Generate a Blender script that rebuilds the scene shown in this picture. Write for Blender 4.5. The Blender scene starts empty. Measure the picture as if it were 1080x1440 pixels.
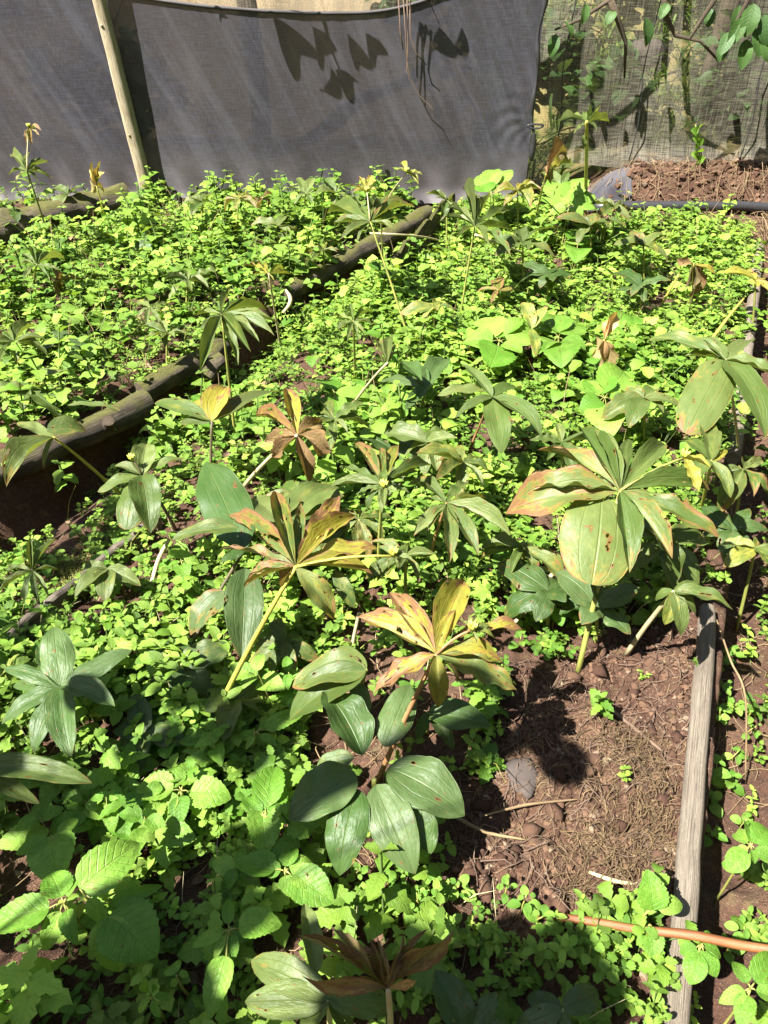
import bpy, math, random
import numpy as np
from mathutils import Vector, Matrix, Quaternion

# ------------------------------------------------------------------ camera, sky, sun, exposure
S = bpy.context.scene
C = S.collection
CAM_H, PITCH, FPX = 1.45, math.radians(38), 1047.0
cam = bpy.data.cameras.new('camera'); cam.sensor_fit = 'VERTICAL'; cam.sensor_height = 36
cam.lens = 36 * FPX / 1440; cam.clip_start = .02; cam.clip_end = 400
co = bpy.data.objects.new('camera', cam); C.objects.link(co)
co.location = (0, 0, CAM_H); co.rotation_euler = (math.pi / 2 - PITCH, 0, 0); S.camera = co
SUN_EL, SUN_AZ = math.radians(54), math.radians(33)           # azimuth: turned from -X towards -Y
sun_dir = Vector((-math.cos(SUN_EL) * math.cos(SUN_AZ), -math.cos(SUN_EL) * math.sin(SUN_AZ), math.sin(SUN_EL)))
W = bpy.data.worlds.new('World'); S.world = W; W.use_nodes = True
wn = W.node_tree.nodes; sky = wn.new('ShaderNodeTexSky'); sky.sky_type = 'NISHITA'; sky.sun_disc = False
sky.sun_elevation = SUN_EL; sky.sun_rotation = math.radians(270) - SUN_AZ
W.node_tree.links.new(sky.outputs[0], wn['Background'].inputs[0]); wn['Background'].inputs[1].default_value = .05
sl = bpy.data.lights.new('sun', 'SUN'); sl.energy = 5.0; sl.angle = math.radians(.5); sl.color = (1, .97, .91)
so = bpy.data.objects.new('sun', sl); C.objects.link(so); so.rotation_euler = sun_dir.to_track_quat('Z', 'Y').to_euler()
so.location = (-6, -3, 9)
S.view_settings.view_transform = 'Standard'; S.view_settings.look = 'None'; S.view_settings.gamma = 1
S.view_settings.exposure = 2.25; S.view_settings.use_curve_mapping = False
S.cycles.max_bounces = 8; S.cycles.transparent_max_bounces = 12; S.cycles.use_denoising = True

rng = np.random.default_rng(7); random.seed(7)
U = rng.uniform

# ------------------------------------------------------------------ small helpers
def ray(px, py):
    u = (px - 540) / FPX; v = -(py - 720) / FPX
    return np.array([u, math.cos(PITCH) + v * math.sin(PITCH), -math.sin(PITCH) + v * math.cos(PITCH)])
def at(px, py, z=0.):
    d = ray(px, py); t = (z - CAM_H) / d[2]; return Vector((d[0] * t, d[1] * t, z))
def aty(px, py, y):
    d = ray(px, py); t = y / d[1]; return Vector((d[0] * t, y, CAM_H + d[2] * t))
def sstep(a, b, x):
    t = np.clip((np.asarray(x, float) - a) / (b - a), 0, 1); return t * t * (3 - 2 * t)
def _h(i, j, s):
    n = (i * 374761393 + j * 668265263 + s * 974711) & 0xffffffff
    n = ((n ^ (n >> 13)) * 1274126177) & 0xffffffff
    return ((n ^ (n >> 16)) & 0xffff) / 65535.0
def vnoise(x, y, s=0):
    x = np.asarray(x, float); y = np.asarray(y, float)
    i = np.floor(x).astype(np.int64); j = np.floor(y).astype(np.int64); fx = x - i; fy = y - j
    fx = fx * fx * (3 - 2 * fx); fy = fy * fy * (3 - 2 * fy)
    return (_h(i, j, s) * (1 - fx) + _h(i + 1, j, s) * fx) * (1 - fy) + (_h(i, j + 1, s) * (1 - fx) + _h(i + 1, j + 1, s) * fx) * fy
def fbm(x, y, s=0, o=4):
    r = 0; a = .5; f = 1
    for k in range(o):
        r = r + a * (vnoise(np.asarray(x) * f, np.asarray(y) * f, s + k * 17) - .5); a *= .5; f *= 2.03
    return r
def linedist(x, y, a, b):                                        # + to the right of a->b
    dx, dy = b[0] - a[0], b[1] - a[1]; l = math.hypot(dx, dy)
    return ((np.asarray(x) - a[0]) * dy - (np.asarray(y) - a[1]) * dx) / l
def inpoly(x, y, poly):
    x = np.asarray(x); y = np.asarray(y); r = np.zeros(x.shape, bool); n = len(poly)
    for k in range(n):
        x1, y1 = poly[k]; x2, y2 = poly[(k + 1) % n]
        if y1 == y2: continue
        c = ((y1 > y) != (y2 > y)) & (x < (x2 - x1) * (y - y1) / (y2 - y1) + x1); r ^= c
    return r
def gpoly(*pts): return [tuple(at(*p)[:2]) for p in pts]

LOG_A, LOG_B = (-1.26, 1.97), (.28, 5.09)          # left log line
PLK_A, PLK_B = (-.91, 1.34), (.40, 4.72)           # plank on the left edge of the central bed
POL_A, POL_B = (.49, .46), (2.13, 4.26)            # pole on the right edge
SOIL = gpoly((690, 965), (800, 930), (890, 880), (990, 880), (978, 1050), (955, 1260), (850, 1300), (720, 1300), (640, 1240), (640, 1160), (690, 1060))
def terrain(x, y):
    x = np.asarray(x, float); y = np.asarray(y, float)
    dl = linedist(x, y, LOG_A, LOG_B); dp = linedist(x, y, PLK_A, PLK_B); dr = linedist(x, y, POL_A, POL_B)
    h = np.zeros_like(x)
    h += .06 * sstep(.03, -.10, dl)                                        # left bed
    ditch = sstep(-.02, .05, dl) * sstep(.04, -.04, dp)
    h -= ditch * (.05 + .17 * sstep(.34, .03, dl))
    h -= .17 * sstep(.015, .05, dr) * (1 - .5 * sstep(.10, .32, dr)) * sstep(5.0, 4.4, y)                   # path right of the pole
    h += .02 * fbm(x * 2.2, y * 2.2, 3) + .03 * fbm(x * 7, y * 7, 9, 4)
    fine = sstep(.6, 0., np.maximum(np.abs(x - .45) - .5, 0) + np.maximum(np.abs(y - 1.0) - .7, 0))
    h += fine * (.034 * fbm(x * 34, y * 34, 21, 2) + .075 * np.maximum(fbm(x * 10, y * 10, 33, 4), -.12))
    bank = sstep(1.15, 1.75, x) * sstep(5.02, 5.26, y + .10 * fbm(x * 3, y * 3, 5)) * (.23 + .05 * fbm(x * 5, y * 9, 8))
    h += bank * sstep(30, 20, y)
    h += sstep(5.45, 11, y) * 4.6 * (1 + .25 * fbm(x * .4, y * .4, 41)) * sstep(80, 40, y)  # hillside behind the nets
    # unseen slopes added to cut sky fill, to the right, behind and (further off, lower) to the left of the garden
    h += 11.0 * sstep(4.2, 14, x) + 11.0 * sstep(-2.6, -12, y) + 10.0 * sstep(-5.5, -18, x) * sstep(60, 30, np.abs(y))
    return h
def tz(x, y): return float(terrain(np.array([x]), np.array([y]))[0])

# ------------------------------------------------------------------ mesh building
def mesh_np(name, V, F, lf=None, tint=None, smooth=True):
    """V (n,3), F (m,4 or 3) arrays -> mesh with point attributes"""
    V = np.ascontiguousarray(V, np.float32); F = np.ascontiguousarray(F, np.int32)
    me = bpy.data.meshes.new(name); k = F.shape[1]
    me.vertices.add(len(V)); me.vertices.foreach_set('co', V.ravel())
    me.loops.add(F.size); me.loops.foreach_set('vertex_index', F.ravel())
    me.polygons.add(len(F)); me.polygons.foreach_set('loop_start', np.arange(0, F.size, k, dtype=np.int32))
    me.polygons.foreach_set('use_smooth', np.full(len(F), smooth, bool))
    if lf is not None:
        a = me.attributes.new('lf', 'FLOAT_VECTOR', 'POINT'); a.data.foreach_set('vector', np.ascontiguousarray(lf, np.float32).ravel())
    if tint is not None:
        a = me.attributes.new('tint', 'FLOAT_COLOR', 'POINT'); a.data.foreach_set('color', np.ascontiguousarray(tint, np.float32).ravel())
    me.update(calc_edges=True)
    return me
def obj(name, me, mat=None, parent=None, kind=None, label=None, cat=None, group=None, color=None):
    o = bpy.data.objects.new(name, me); C.objects.link(o)
    if mat is not None and not me.materials: me.materials.append(mat)
    if parent is not None: o.parent = parent
    for k, v in (('kind', kind), ('label', label), ('category', cat), ('group', group)):
        if v: o[k] = v
    if color is not None: o.color = color
    return o
def thing(name, label, cat, loc, group=None):
    o = bpy.data.objects.new(name, None); C.objects.link(o); o.location = loc; o.empty_display_size = .05
    o['label'] = label; o['category'] = cat
    if group: o['group'] = group
    return o
class MB:
    def __init__(s): s.V = []; s.F = []; s.n = 0; s.L = []
    def add(s, V, F, lf=None):
        V = np.asarray(V, float); F = np.asarray(F, int)
        if F.shape[1] == 3: F = np.c_[F, F[:, 2]]
        s.V.append(V); s.F.append(F + s.n); s.n += len(V)
        s.L.append(np.zeros((len(V), 3)) if lf is None else lf)
    def build(s, name, smooth=True):
        V = np.concatenate(s.V); F = np.concatenate(s.F); L = np.concatenate(s.L)
        tri = F[:, 2] == F[:, 3]
        if tri.any():
            bm = bpy.data.meshes.new(name)
            bm.from_pydata(V.tolist(), [], [tuple(f[:3]) if t else tuple(f) for f, t in zip(F.tolist(), tri)])
            bm.polygons.foreach_set('use_smooth', np.full(len(F), smooth, bool))
            a = bm.attributes.new('lf', 'FLOAT_VECTOR', 'POINT'); a.data.foreach_set('vector', np.ascontiguousarray(L, np.float32).ravel())
            bm.update(); return bm
        return mesh_np(name, V, F, L, None, smooth)
def tube(pts, rad, n=6, caps=True, wob=0., seed=0, ridges=0.):
    """tapered tube along a polyline -> V, F (quads, caps as collapsed rings), lf=(along metres, around 0..1, 0)"""
    P = np.array([list(p) for p in pts], float); m = len(P); rad = np.broadcast_to(np.asarray(rad, float), (m,))
    T = np.gradient(P, axis=0); T /= np.linalg.norm(T, axis=1)[:, None] + 1e-9
    ref = np.array([0, 0, 1.]) if abs(T[0][2]) < .9 else np.array([1., 0, 0])
    V = []; L = []; d = 0
    a = np.linspace(0, 2 * np.pi, n, endpoint=False)
    for i in range(m):
        x = np.cross(T[i], ref); x /= np.linalg.norm(x) + 1e-9; y = np.cross(x, T[i]); ref = y
        if i: d += np.linalg.norm(P[i] - P[i - 1])
        r = rad[i] * (1 + wob * 2 * fbm(np.cos(a) * 2 + d * 6 + seed, np.sin(a) * 2 + seed, seed, 3) + ridges * np.sin(a * 5 + seed))
        V.append(P[i] + np.outer(np.cos(a) * r, x) + np.outer(np.sin(a) * r, y))
        L.append(np.c_[np.full(n, d), a / (2 * np.pi), np.zeros(n)])
    F = []
    idx = np.arange(n); nx = (idx + 1) % n
    for i in range(m - 1): F.append(np.c_[i * n + idx, i * n + nx, (i + 1) * n + nx, (i + 1) * n + idx])
    V = np.concatenate(V); L = np.concatenate(L); F = np.concatenate(F)
    if caps:
        b = len(V); V = np.r_[V, [P[0], P[-1]]]; L = np.r_[L, [[0, 0, 1], [d, 0, 1]]]
        F = np.r_[F, np.c_[np.full(n, b), nx, idx, idx][:, [0, 1, 2, 2]], np.c_[np.full(n, b + 1), (m - 1) * n + idx, (m - 1) * n + nx, (m - 1) * n + nx]]
    return V, F, L
def tube_mesh(name, pts, rad, n=6, **k):
    m = MB(); m.add(*tube(pts, rad, n, **k)); return m.build(name)
def bez(a, b, c, n=7):
    a, b, c = (np.array(list(q), float) for q in (a, b, c)); t = np.linspace(0, 1, n)[:, None]
    return (1 - t) ** 2 * a + 2 * t * (1 - t) * b + t * t * c

# ------------------------------------------------------------------ materials
def newmat(name):
    m = bpy.data.materials.new(name); m.use_nodes = True; nt = m.node_tree; nt.nodes.clear()
    out = nt.nodes.new('ShaderNodeOutputMaterial')
    class N:
        def new(s, t, **k):
            n = nt.nodes.new(t)
            for a, v in k.items(): setattr(n, a, v)
            return n
        def link(s, a, b): nt.links.new(a, b)
        def val(s, sock, v):
            if hasattr(v, 'is_output'): nt.links.new(v, sock)
            elif isinstance(v, tuple) and len(v) == 3 and sock.type == 'RGBA': sock.default_value = (*v, 1)
            else: sock.default_value = v
        def math(s, op, a, b=0., c=0., clamp=False):
            n = s.new('ShaderNodeMath', operation=op, use_clamp=clamp)
            s.val(n.inputs[0], a); s.val(n.inputs[1], b); s.val(n.inputs[2], c); return n.outputs[0]
        def mix(s, f, a, b, bt='MIX'):
            n = s.new('ShaderNodeMix', data_type='RGBA', blend_type=bt); s.val(n.inputs[0], f); s.val(n.inputs[6], a); s.val(n.inputs[7], b); return n.outputs[2]
        def step(s, a, b, x):
            n = s.new('ShaderNodeMapRange', interpolation_type='SMOOTHSTEP'); s.val(n.inputs[0], x); s.val(n.inputs[1], a); s.val(n.inputs[2], b); return n.outputs[0]
        def noise(s, vec, scale, det=4., rough=.55):
            n = s.new('ShaderNodeTexNoise'); s.val(n.inputs['Vector'], vec); s.val(n.inputs['Scale'], scale); s.val(n.inputs['Detail'], det); s.val(n.inputs['Roughness'], rough); return n.outputs['Fac']
        def vmul(s, v, k):
            n = s.new('ShaderNodeVectorMath', operation='MULTIPLY'); s.val(n.inputs[0], v); n.inputs[1].default_value = k; return n.outputs[0]
        def comb(s, x, y, z):
            n = s.new('ShaderNodeCombineXYZ'); s.val(n.inputs[0], x); s.val(n.inputs[1], y); s.val(n.inputs[2], z); return n.outputs[0]
        def sep(s, v): n = s.new('ShaderNodeSeparateXYZ'); s.val(n.inputs[0], v); return n.outputs
        def attr(s, nm, o='Vector'): n = s.new('ShaderNodeAttribute', attribute_name=nm); return n.outputs[o]
        def bump(s, h, st, d): n = s.new('ShaderNodeBump'); s.val(n.inputs['Height'], h); n.inputs['Strength'].default_value = st; n.inputs['Distance'].default_value = d; return n.outputs[0]
        def bsdf(s, col, rough, nor=None, spec=.5):
            n = s.new('ShaderNodeBsdfPrincipled'); s.val(n.inputs['Base Color'], col); s.val(n.inputs['Roughness'], rough); s.val(n.inputs['Specular IOR Level'], spec)
            if nor is not None: s.link(nor, n.inputs['Normal'])
            return n.outputs[0]
        def mixs(s, f, a, b): n = s.new('ShaderNodeMixShader'); s.val(n.inputs[0], f); s.link(a, n.inputs[1]); s.link(b, n.inputs[2]); return n.outputs[0]
        def out(s, sh): nt.links.new(sh, out.inputs[0])
        def pos(s): return s.new('ShaderNodeNewGeometry').outputs['Position']
        def objc(s): return s.new('ShaderNodeTexCoord').outputs['Object']
    return m, N()

def leaf_mat(name, green, pale, yellow=(.31, .235, .028), brown=(.15, .066, .022), source='object', pinnate=False, trans=.35, rough=.42, quilt=.5, spec=.36):
    """object: colour.r = yellowing, .g = browning, .b = brightness;  attr: tint.r = pale mix, .g = yellowing, .b = brightness"""
    m, n = newmat(name)
    u, v, r = n.sep(n.attr('lf'))
    av = n.math('ABSOLUTE', v)
    if source == 'object':
        oi = n.new('ShaderNodeObjectInfo'); s3 = n.new('ShaderNodeSeparateColor'); n.link(oi.outputs['Color'], s3.inputs[0])
        yl, br, bri = s3.outputs[0], s3.outputs[1], s3.outputs[2]; rnd = n.math('MULTIPLY', oi.outputs['Random'], 37.)
    else:
        s3 = n.new('ShaderNodeSeparateColor'); n.link(n.attr('tint', 'Color'), s3.inputs[0])
        pl, yl, bri = s3.outputs[0], s3.outputs[1], s3.outputs[2]; rnd = n.math('MULTIPLY', r, 37.); br = 0.
    uvw = n.comb(n.math('MULTIPLY', u, 1.0), n.math('MULTIPLY', v, .45), rnd)
    n1 = n.noise(uvw, 4.5, 5.); n2 = n.noise(uvw, 22., 3.)
    if source == 'object':
        pl = n.step(.25, .8, n.math('ADD', n.math('MULTIPLY', n1, .6), n.math('MULTIPLY', oi.outputs['Random'], .4)))
    col = n.mix(pl, green, pale)
    col = n.mix(n.math('MULTIPLY', n2, .35), col, n.mix(.5, col, (.02, .05, .015)))
    # veins
    mid = n.math('SUBTRACT', 1., n.step(.0, .045, av))
    if pinnate: pp = n.math('PINGPONG', n.math('SUBTRACT', u, n.math('MULTIPLY', av, .22)), .065); wv = .016
    else: pp = n.math('PINGPONG', n.math('ADD', av, n.math('MULTIPLY', n.math('SUBTRACT', n1, .5), .12)), .24); wv = .03
    side = n.math('SUBTRACT', 1., n.step(0., wv, pp))
    vein = n.math('MAXIMUM', mid, n.math('MULTIPLY', side, .5))
    crinkle = n.noise(n.comb(n.math('MULTIPLY', u, 4.), n.math('MULTIPLY', v, 2.), rnd), 3., 3., .5)
    yfac = n.math('MULTIPLY', n.step(.0, .5, n.math('SUBTRACT', n.math('ADD', yl, n.math('MULTIPLY', n.math('SUBTRACT', n1, .5), .9)), .25)), .95)
    if source != 'object': yfac = n.math('MULTIPLY', yl, .8)
    col = n.mix(yfac, col, n.mix(n1, yellow, (yellow[0] * .6, yellow[1] * .85, yellow[2])))
    col = n.mix(n.math('MULTIPLY', vein, .34), col, n.mix(.5, col, (.22, .27, .09)))
    if source == 'object':
        edge = n.math('ADD', n.math('MULTIPLY', n.math('POWER', av, 5.), .26), n.math('MULTIPLY', n.math('POWER', u, 4.), .40))
        sc = n.math('ADD', n.math('ADD', edge, n.math('ADD', n.math('MULTIPLY', n.noise(uvw, 4.2, 6., .65), 2.0), -.62)), n.math('SUBTRACT', n.math('MULTIPLY', br, 1.05), 1.18))
        bm = n.step(-.04, .10, sc)
        halo = n.step(-.16, .0, sc)
        col = n.mix(n.math('MULTIPLY', halo, .45), col, (yellow[0] * .9, yellow[1] * .75, yellow[2]))
        col = n.mix(bm, col, n.mix(n.noise(uvw, 14., 4.), brown, (.22, .13, .065)))
    hole = 0.
    if source == 'object':                                      # insect holes with brown rims, and specks
        hn = n.math('ADD', n.noise(uvw, 6.5, 2., .4), n.math('MULTIPLY', br, .14)); hole = n.step(.755, .765, hn)
        col = n.mix(n.math('MULTIPLY', n.step(.70, .75, hn), .8), col, brown)
        col = n.mix(n.math('MULTIPLY', n.step(.66, .72, n.noise(uvw, 26., 2.)), .6), col, brown)
    bs = n.new('ShaderNodeVectorMath', operation='SCALE'); n.link(col, bs.inputs[0]); n.val(bs.inputs['Scale'], n.math('MULTIPLY', bri, 2.)); col = bs.outputs[0]
    bf = n.new('ShaderNodeNewGeometry').outputs['Backfacing']
    col = n.mix(n.math('MULTIPLY', bf, .35), col, (.13, .16, .07))
    h = n.math('ADD', n.math('ADD', n.math('MULTIPLY', vein, -.6), n.math('MULTIPLY', n.noise(uvw, 9., 3.), quilt)), n.math('MULTIPLY', crinkle, .5))
    nor = n.bump(h, .5, .006)
    d = n.bsdf(col, n.math('ADD', rough, n.math('MULTIPLY', n2, .15)), nor, spec)
    t = n.new('ShaderNodeBsdfTranslucent'); n.link(n.mix(1., col, (1.5, 1.45, .5), 'MULTIPLY'), t.inputs[0]); n.link(nor, t.inputs[1])
    sh = n.mixs(trans, d, t.outputs[0])
    if source == 'object': sh = n.mixs(hole, sh, n.new('ShaderNodeBsdfTransparent').outputs[0])
    n.out(sh)
    return m
M = {}
M['paris'] = leaf_mat('herb_leaf', (.062, .100, .018), (.130, .158, .046), trans=.30, rough=.42)
M['glauc'] = leaf_mat('broad_herb_leaf', (.032, .070, .011), (.082, .122, .040), trans=.22, rough=.42)
M['weed'] = leaf_mat('weed_leaf', (.092, .215, .018), (.225, .370, .055), pinnate=True, trans=.38, rough=.42, quilt=.8)
M['dry'] = leaf_mat('dry_leaf', (.15, .085, .035), (.28, .18, .08), yellow=(.38, .25, .07), trans=.2, rough=.7)
M['cover'] = leaf_mat('groundcover_leaf', (.070, .165, .010), (.275, .415, .055), yellow=(.42, .40, .07), source='attr', pinnate=True, trans=.36, rough=.45, quilt=.5, spec=.4)

def stem_mat(name, a, b, rough=.5):
    m, n = newmat(name); u, v, r = n.sep(n.attr('lf')); oi = n.new('ShaderNodeObjectInfo')
    f = n.noise(n.comb(n.math('MULTIPLY', u, 6.), n.math('MULTIPLY', v, 3.), n.math('MULTIPLY', oi.outputs['Random'], 30.)), 3., 4.)
    g = n.noise(n.comb(n.math('MULTIPLY', u, 15.), n.math('MULTIPLY', v, 60.), 0.), 2., 3.)
    col = n.mix(n.step(.35, .65, f), a, b); n.out(n.bsdf(n.mix(n.math('MULTIPLY', g, .4), col, n.mix(.6, col, (.06, .04, .02))), rough, n.bump(g, .3, .003))); return m
M['stem_green'] = stem_mat('green_stem', (.16, .20, .04), (.30, .28, .06))
M['stem_yellow'] = stem_mat('yellow_stem', (.42, .34, .05), (.30, .30, .05))
M['stem_pale'] = stem_mat('pale_stem', (.50, .42, .26), (.36, .30, .14), .6)
M['stem_red'] = stem_mat('reddish_stem', (.28, .12, .05), (.34, .20, .08))
M['stem_dark'] = stem_mat('dark_stem', (.07, .06, .03), (.12, .09, .05))
M['straw'] = stem_mat('straw', (.25, .175, .08), (.13, .08, .042), .8)
M['moss'] = stem_mat('dead_moss', (.16, .105, .045), (.085, .055, .026), .9)
M['orange_stalk'] = stem_mat('orange_stalk', (.15, .045, .012), (.21, .085, .026), .55)
M['root'] = stem_mat('dry_root', (.15, .095, .06), (.085, .05, .034), .85)

def soil_mat():
    m, n = newmat('soil'); p = n.pos()
    a = n.noise(p, 5., 6.); b = n.noise(p, 60., 6., .7); c = n.noise(p, 260., 3., .6); d = n.noise(p, 16., 4.)
    col = n.mix(n.step(.35, .65, a), (.080, .038, .023), (.130, .070, .042))
    col = n.mix(n.step(.55, .75, d), col, (.13, .095, .045))                       # dry moss and fibres
    col = n.mix(n.step(.42, .62, b), n.mix(.55, col, (.05, .03, .022)), col)
    col = n.mix(n.step(.62, .72, c), col, (.36, .27, .18))
    px_, y, pz_ = n.sep(p)
    gr = n.mix(n.step(.5, 1.1, n.math('ADD', px_, n.math('MULTIPLY', n.math('SUBTRACT', a, .5), .8))), n.mix(a, (.42, .33, .20), (.28, .20, .11)), n.mix(n.step(.4, .6, n.noise(p, 7., 6.)), (.30, .24, .10), (.10, .13, .035)))
    col = n.mix(n.step(5.5, 6.1, n.math('ADD', y, n.math('MULTIPLY', a, .5))), col, gr)   # grass on the hillside
    dark_slope = n.math('MAXIMUM', n.math('MAXIMUM', n.step(3.9, 4.9, px_), n.step(-5.3, -6.5, px_)), n.math('MAXIMUM', n.step(-2.2, -3.2, y), n.step(8., 10., y)))
    col = n.mix(dark_slope, col, n.mix(n.step(.4, .6, d), (.016, .026, .008), (.035, .055, .016)))   # dark green on the added slopes all round, to cut bounce light
    h = n.math('ADD', n.math('MULTIPLY', b, 1.), n.math('MULTIPLY', c, .45))
    n.out(n.bsdf(col, .95, n.bump(h, .9, .02), .2)); return m
M['soil'] = soil_mat()
def crumb_mat():
    m, n = newmat('soil_crumb'); p = n.pos(); s3 = n.new('ShaderNodeSeparateColor'); n.link(n.attr('tint', 'Color'), s3.inputs[0]); r = s3.outputs[0]
    col = n.mix(n.step(.1, .9, r), (.048, .024, .016), (.135, .078, .048)); col = n.mix(n.step(.90, .97, s3.outputs[1]), col, (.20, .15, .10)); f = n.noise(p, 180., 4.)
    n.out(n.bsdf(n.mix(n.math('MULTIPLY', f, .7), col, n.mix(.6, col, (.03, .018, .012))), .95, n.bump(f, .6, .004), .15)); return m
M['crumb'] = crumb_mat()
def wood_mat(name, a, b, dark, moss=0., fib=1., scale=1.):
    m, n = newmat(name); u, v, r = n.sep(n.attr('lf')); p = n.objc()
    ang = n.math('MULTIPLY', v, 6.2832)
    q = n.comb(n.math('MULTIPLY', u, 1.6 * scale), n.math('MULTIPLY', n.math('COSINE', ang), 2.2), n.math('MULTIPLY', n.math('SINE', ang), 2.2))
    f = n.noise(q, 5., 8., .7); g = n.noise(p, 9., 5.); fi = n.noise(n.comb(n.math('MULTIPLY', u, 3.), n.math('MULTIPLY', n.math('COSINE', ang), 14.), n.math('MULTIPLY', n.math('SINE', ang), 14.)), 2.5, 5., .6)
    col = n.mix(n.step(.35, .65, g), a, b)
    col = n.mix(n.math('MULTIPLY', n.step(.5, .36, f), .8), col, dark)
    col = n.mix(n.math('MULTIPLY', n.step(.55, .38, fi), .55 * fib), col, dark)
    if moss:
        nz = n.sep(n.new('ShaderNodeNewGeometry').outputs['Normal'])[2]
        mm = n.step(.5, .75, n.math('ADD', n.math('MULTIPLY', nz, .35), n.math('MULTIPLY', n.noise(p, 11., 5.), moss)))
        col = n.mix(mm, col, n.mix(n.noise(p, 60., 3.), (.045, .055, .012), (.12, .105, .03)))
    n.out(n.bsdf(col, .85, n.bump(n.math('ADD', f, n.math('MULTIPLY', fi, .7)), .8, .012), .25)); return m
M['log'] = wood_mat('rotten_log', (.060, .046, .032), (.150, .120, .085), (.016, .012, .009), moss=.74)
M['pole'] = wood_mat('weathered_pole', (.20, .165, .125), (.28, .235, .18), (.07, .05, .036))
M['bamboo'] = wood_mat('bare_post', (.36, .30, .19), (.45, .38, .26), (.16, .115, .065), fib=.7)
M['bark'] = wood_mat('tree_bark', (.10, .075, .05), (.16, .12, .08), (.03, .02, .015))

def net_mat(name, thread, lit, dens, fine=1., streak=.0, spec=.25, vs=20., dirt=.0, light_streaks=.0):
    """woven shade net: dark threads with gaps between them"""
    m, n = newmat(name); u, v, r = n.sep(n.attr('lf'))
    weft = n.noise(n.comb(n.math('MULTIPLY', u, 9.), n.math('MULTIPLY', v, 210. * fine), 0.), 1., 2., .6)
    warp = n.noise(n.comb(n.math('MULTIPLY', u, 240. * fine), n.math('MULTIPLY', v, vs), 7.), 1., 2., .6)
    speck = n.noise(n.comb(n.math('MULTIPLY', u, 150.), n.math('MULTIPLY', v, 170.), 3.), 1., 1.)
    big = n.noise(n.comb(u, v, 0.), 2.2, 4.)
    w = n.math('ADD', n.math('MULTIPLY', weft, .5), n.math('MULTIPLY', warp, .5))
    col = n.mix(n.step(.40, .64, w), thread, lit)
    col = n.mix(n.math('MULTIPLY', n.step(.62, .72, speck), .35), col, tuple(min(1, c * 2.2) for c in lit))
    col = n.mix(n.math('MULTIPLY', big, .25), col, (.16, .13, .11))
    if dirt: col = n.mix(n.math('MULTIPLY', n.step(.42, .06, n.math('ADD', v, n.math('MULTIPLY', n.math('SUBTRACT', big, .5), .5))), dirt), col, (.27, .23, .20))
    if light_streaks:                                                    # slanting streaks of light and shadow painted into the net colour
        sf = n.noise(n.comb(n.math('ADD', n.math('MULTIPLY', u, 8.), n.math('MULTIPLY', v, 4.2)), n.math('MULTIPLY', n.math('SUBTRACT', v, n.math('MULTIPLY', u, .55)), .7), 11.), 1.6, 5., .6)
        col = n.mix(n.math('MULTIPLY', n.step(.42, .68, sf), light_streaks), col, (.125, .128, .155))
    d = n.bsdf(col, .55, n.bump(w, .35, .003), spec)
    tl = n.new('ShaderNodeBsdfTranslucent'); n.val(tl.inputs[0], col)
    tr = n.new('ShaderNodeBsdfTransparent')
    if streak:
        st = n.noise(n.comb(n.math('MULTIPLY', u, 9.), n.math('MULTIPLY', v, 1.1), 5.), 1., 4.); lay = n.noise(n.comb(u, v, 9.), 2.6, 3.)
        big = n.math('ADD', big, n.math('MULTIPLY', n.math('ADD', n.math('SUBTRACT', st, .5), n.math('SUBTRACT', lay, .48)), streak))
    al = n.math('ADD', n.math('MULTIPLY', n.math('SUBTRACT', w, .5), 1.7 * (1 - dens) * 2), n.math('ADD', dens, n.math('MULTIPLY', n.math('SUBTRACT', big, .5), .35 * (1 - dens))), clamp=True)
    n.out(n.mixs(al, tr.outputs[0], n.mixs(.25, d, tl.outputs[0]))); return m
M['net'] = net_mat('black_shade_net', (.014, .014, .019), (.036, .040, .060), .96, dirt=.22, light_streaks=.22)
M['net_thin'] = net_mat('thin_shade_net', (.040, .037, .029), (.23, .21, .155), .60, streak=5., vs=5., dirt=.25)
def plain(name, col, rough=.6, spec=.4, ns=30., amt=.35):
    m, n = newmat(name); f = n.noise(n.objc(), ns, 5.); n.out(n.bsdf(n.mix(n.math('MULTIPLY', f, amt * 2), col, tuple(c * .4 for c in col)), rough, n.bump(f, .4, .004), spec)); return m
M['plastic'] = plain('black_plastic', (.035, .034, .036), .35)
M['stone'] = plain('stone', (.075, .06, .052), .9, .2)
M['rope'] = plain('rope', (.40, .34, .25), .9, .2, 120.)
M['bud'] = plain('seed_head', (.40, .44, .06), .5, .4, 60.)
M['berry'] = plain('red_seed_head', (.42, .07, .05), .5, .4, 60.)

# ------------------------------------------------------------------ ground
def spaced(segs):
    r = [segs[0][0]]
    for a, b, st in segs:
        k = max(1, round((b - a) / st)); r += list(a + (b - a) * (np.arange(1, k + 1) / k))
    return np.array(r)
gx = spaced([(-60, -12, 6), (-12, -4, 1), (-4, -1.2, .05), (-1.2, -.2, .022), (-.2, 1.1, .0085), (1.1, 4, .04), (4, 12, 1), (12, 60, 6)])
gy = spaced([(-40, -4, 6), (-4, .2, .3), (.2, .45, .02), (.45, 1.75, .0085), (1.75, 3, .022), (3, 5.6, .03), (5.6, 12, .2), (12, 90, 6)])
X, Y = np.meshgrid(gx, gy); Z = terrain(X, Y)
nx, ny = len(gx), len(gy); ii = np.arange(nx * ny).reshape(ny, nx)
GF = np.c_[ii[:-1, :-1].ravel(), ii[:-1, 1:].ravel(), ii[1:, 1:].ravel(), ii[1:, :-1].ravel()]
obj('ground', mesh_np('ground', np.c_[X.ravel(), Y.ravel(), Z.ravel()], GF), M['soil'], kind='structure')

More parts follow.
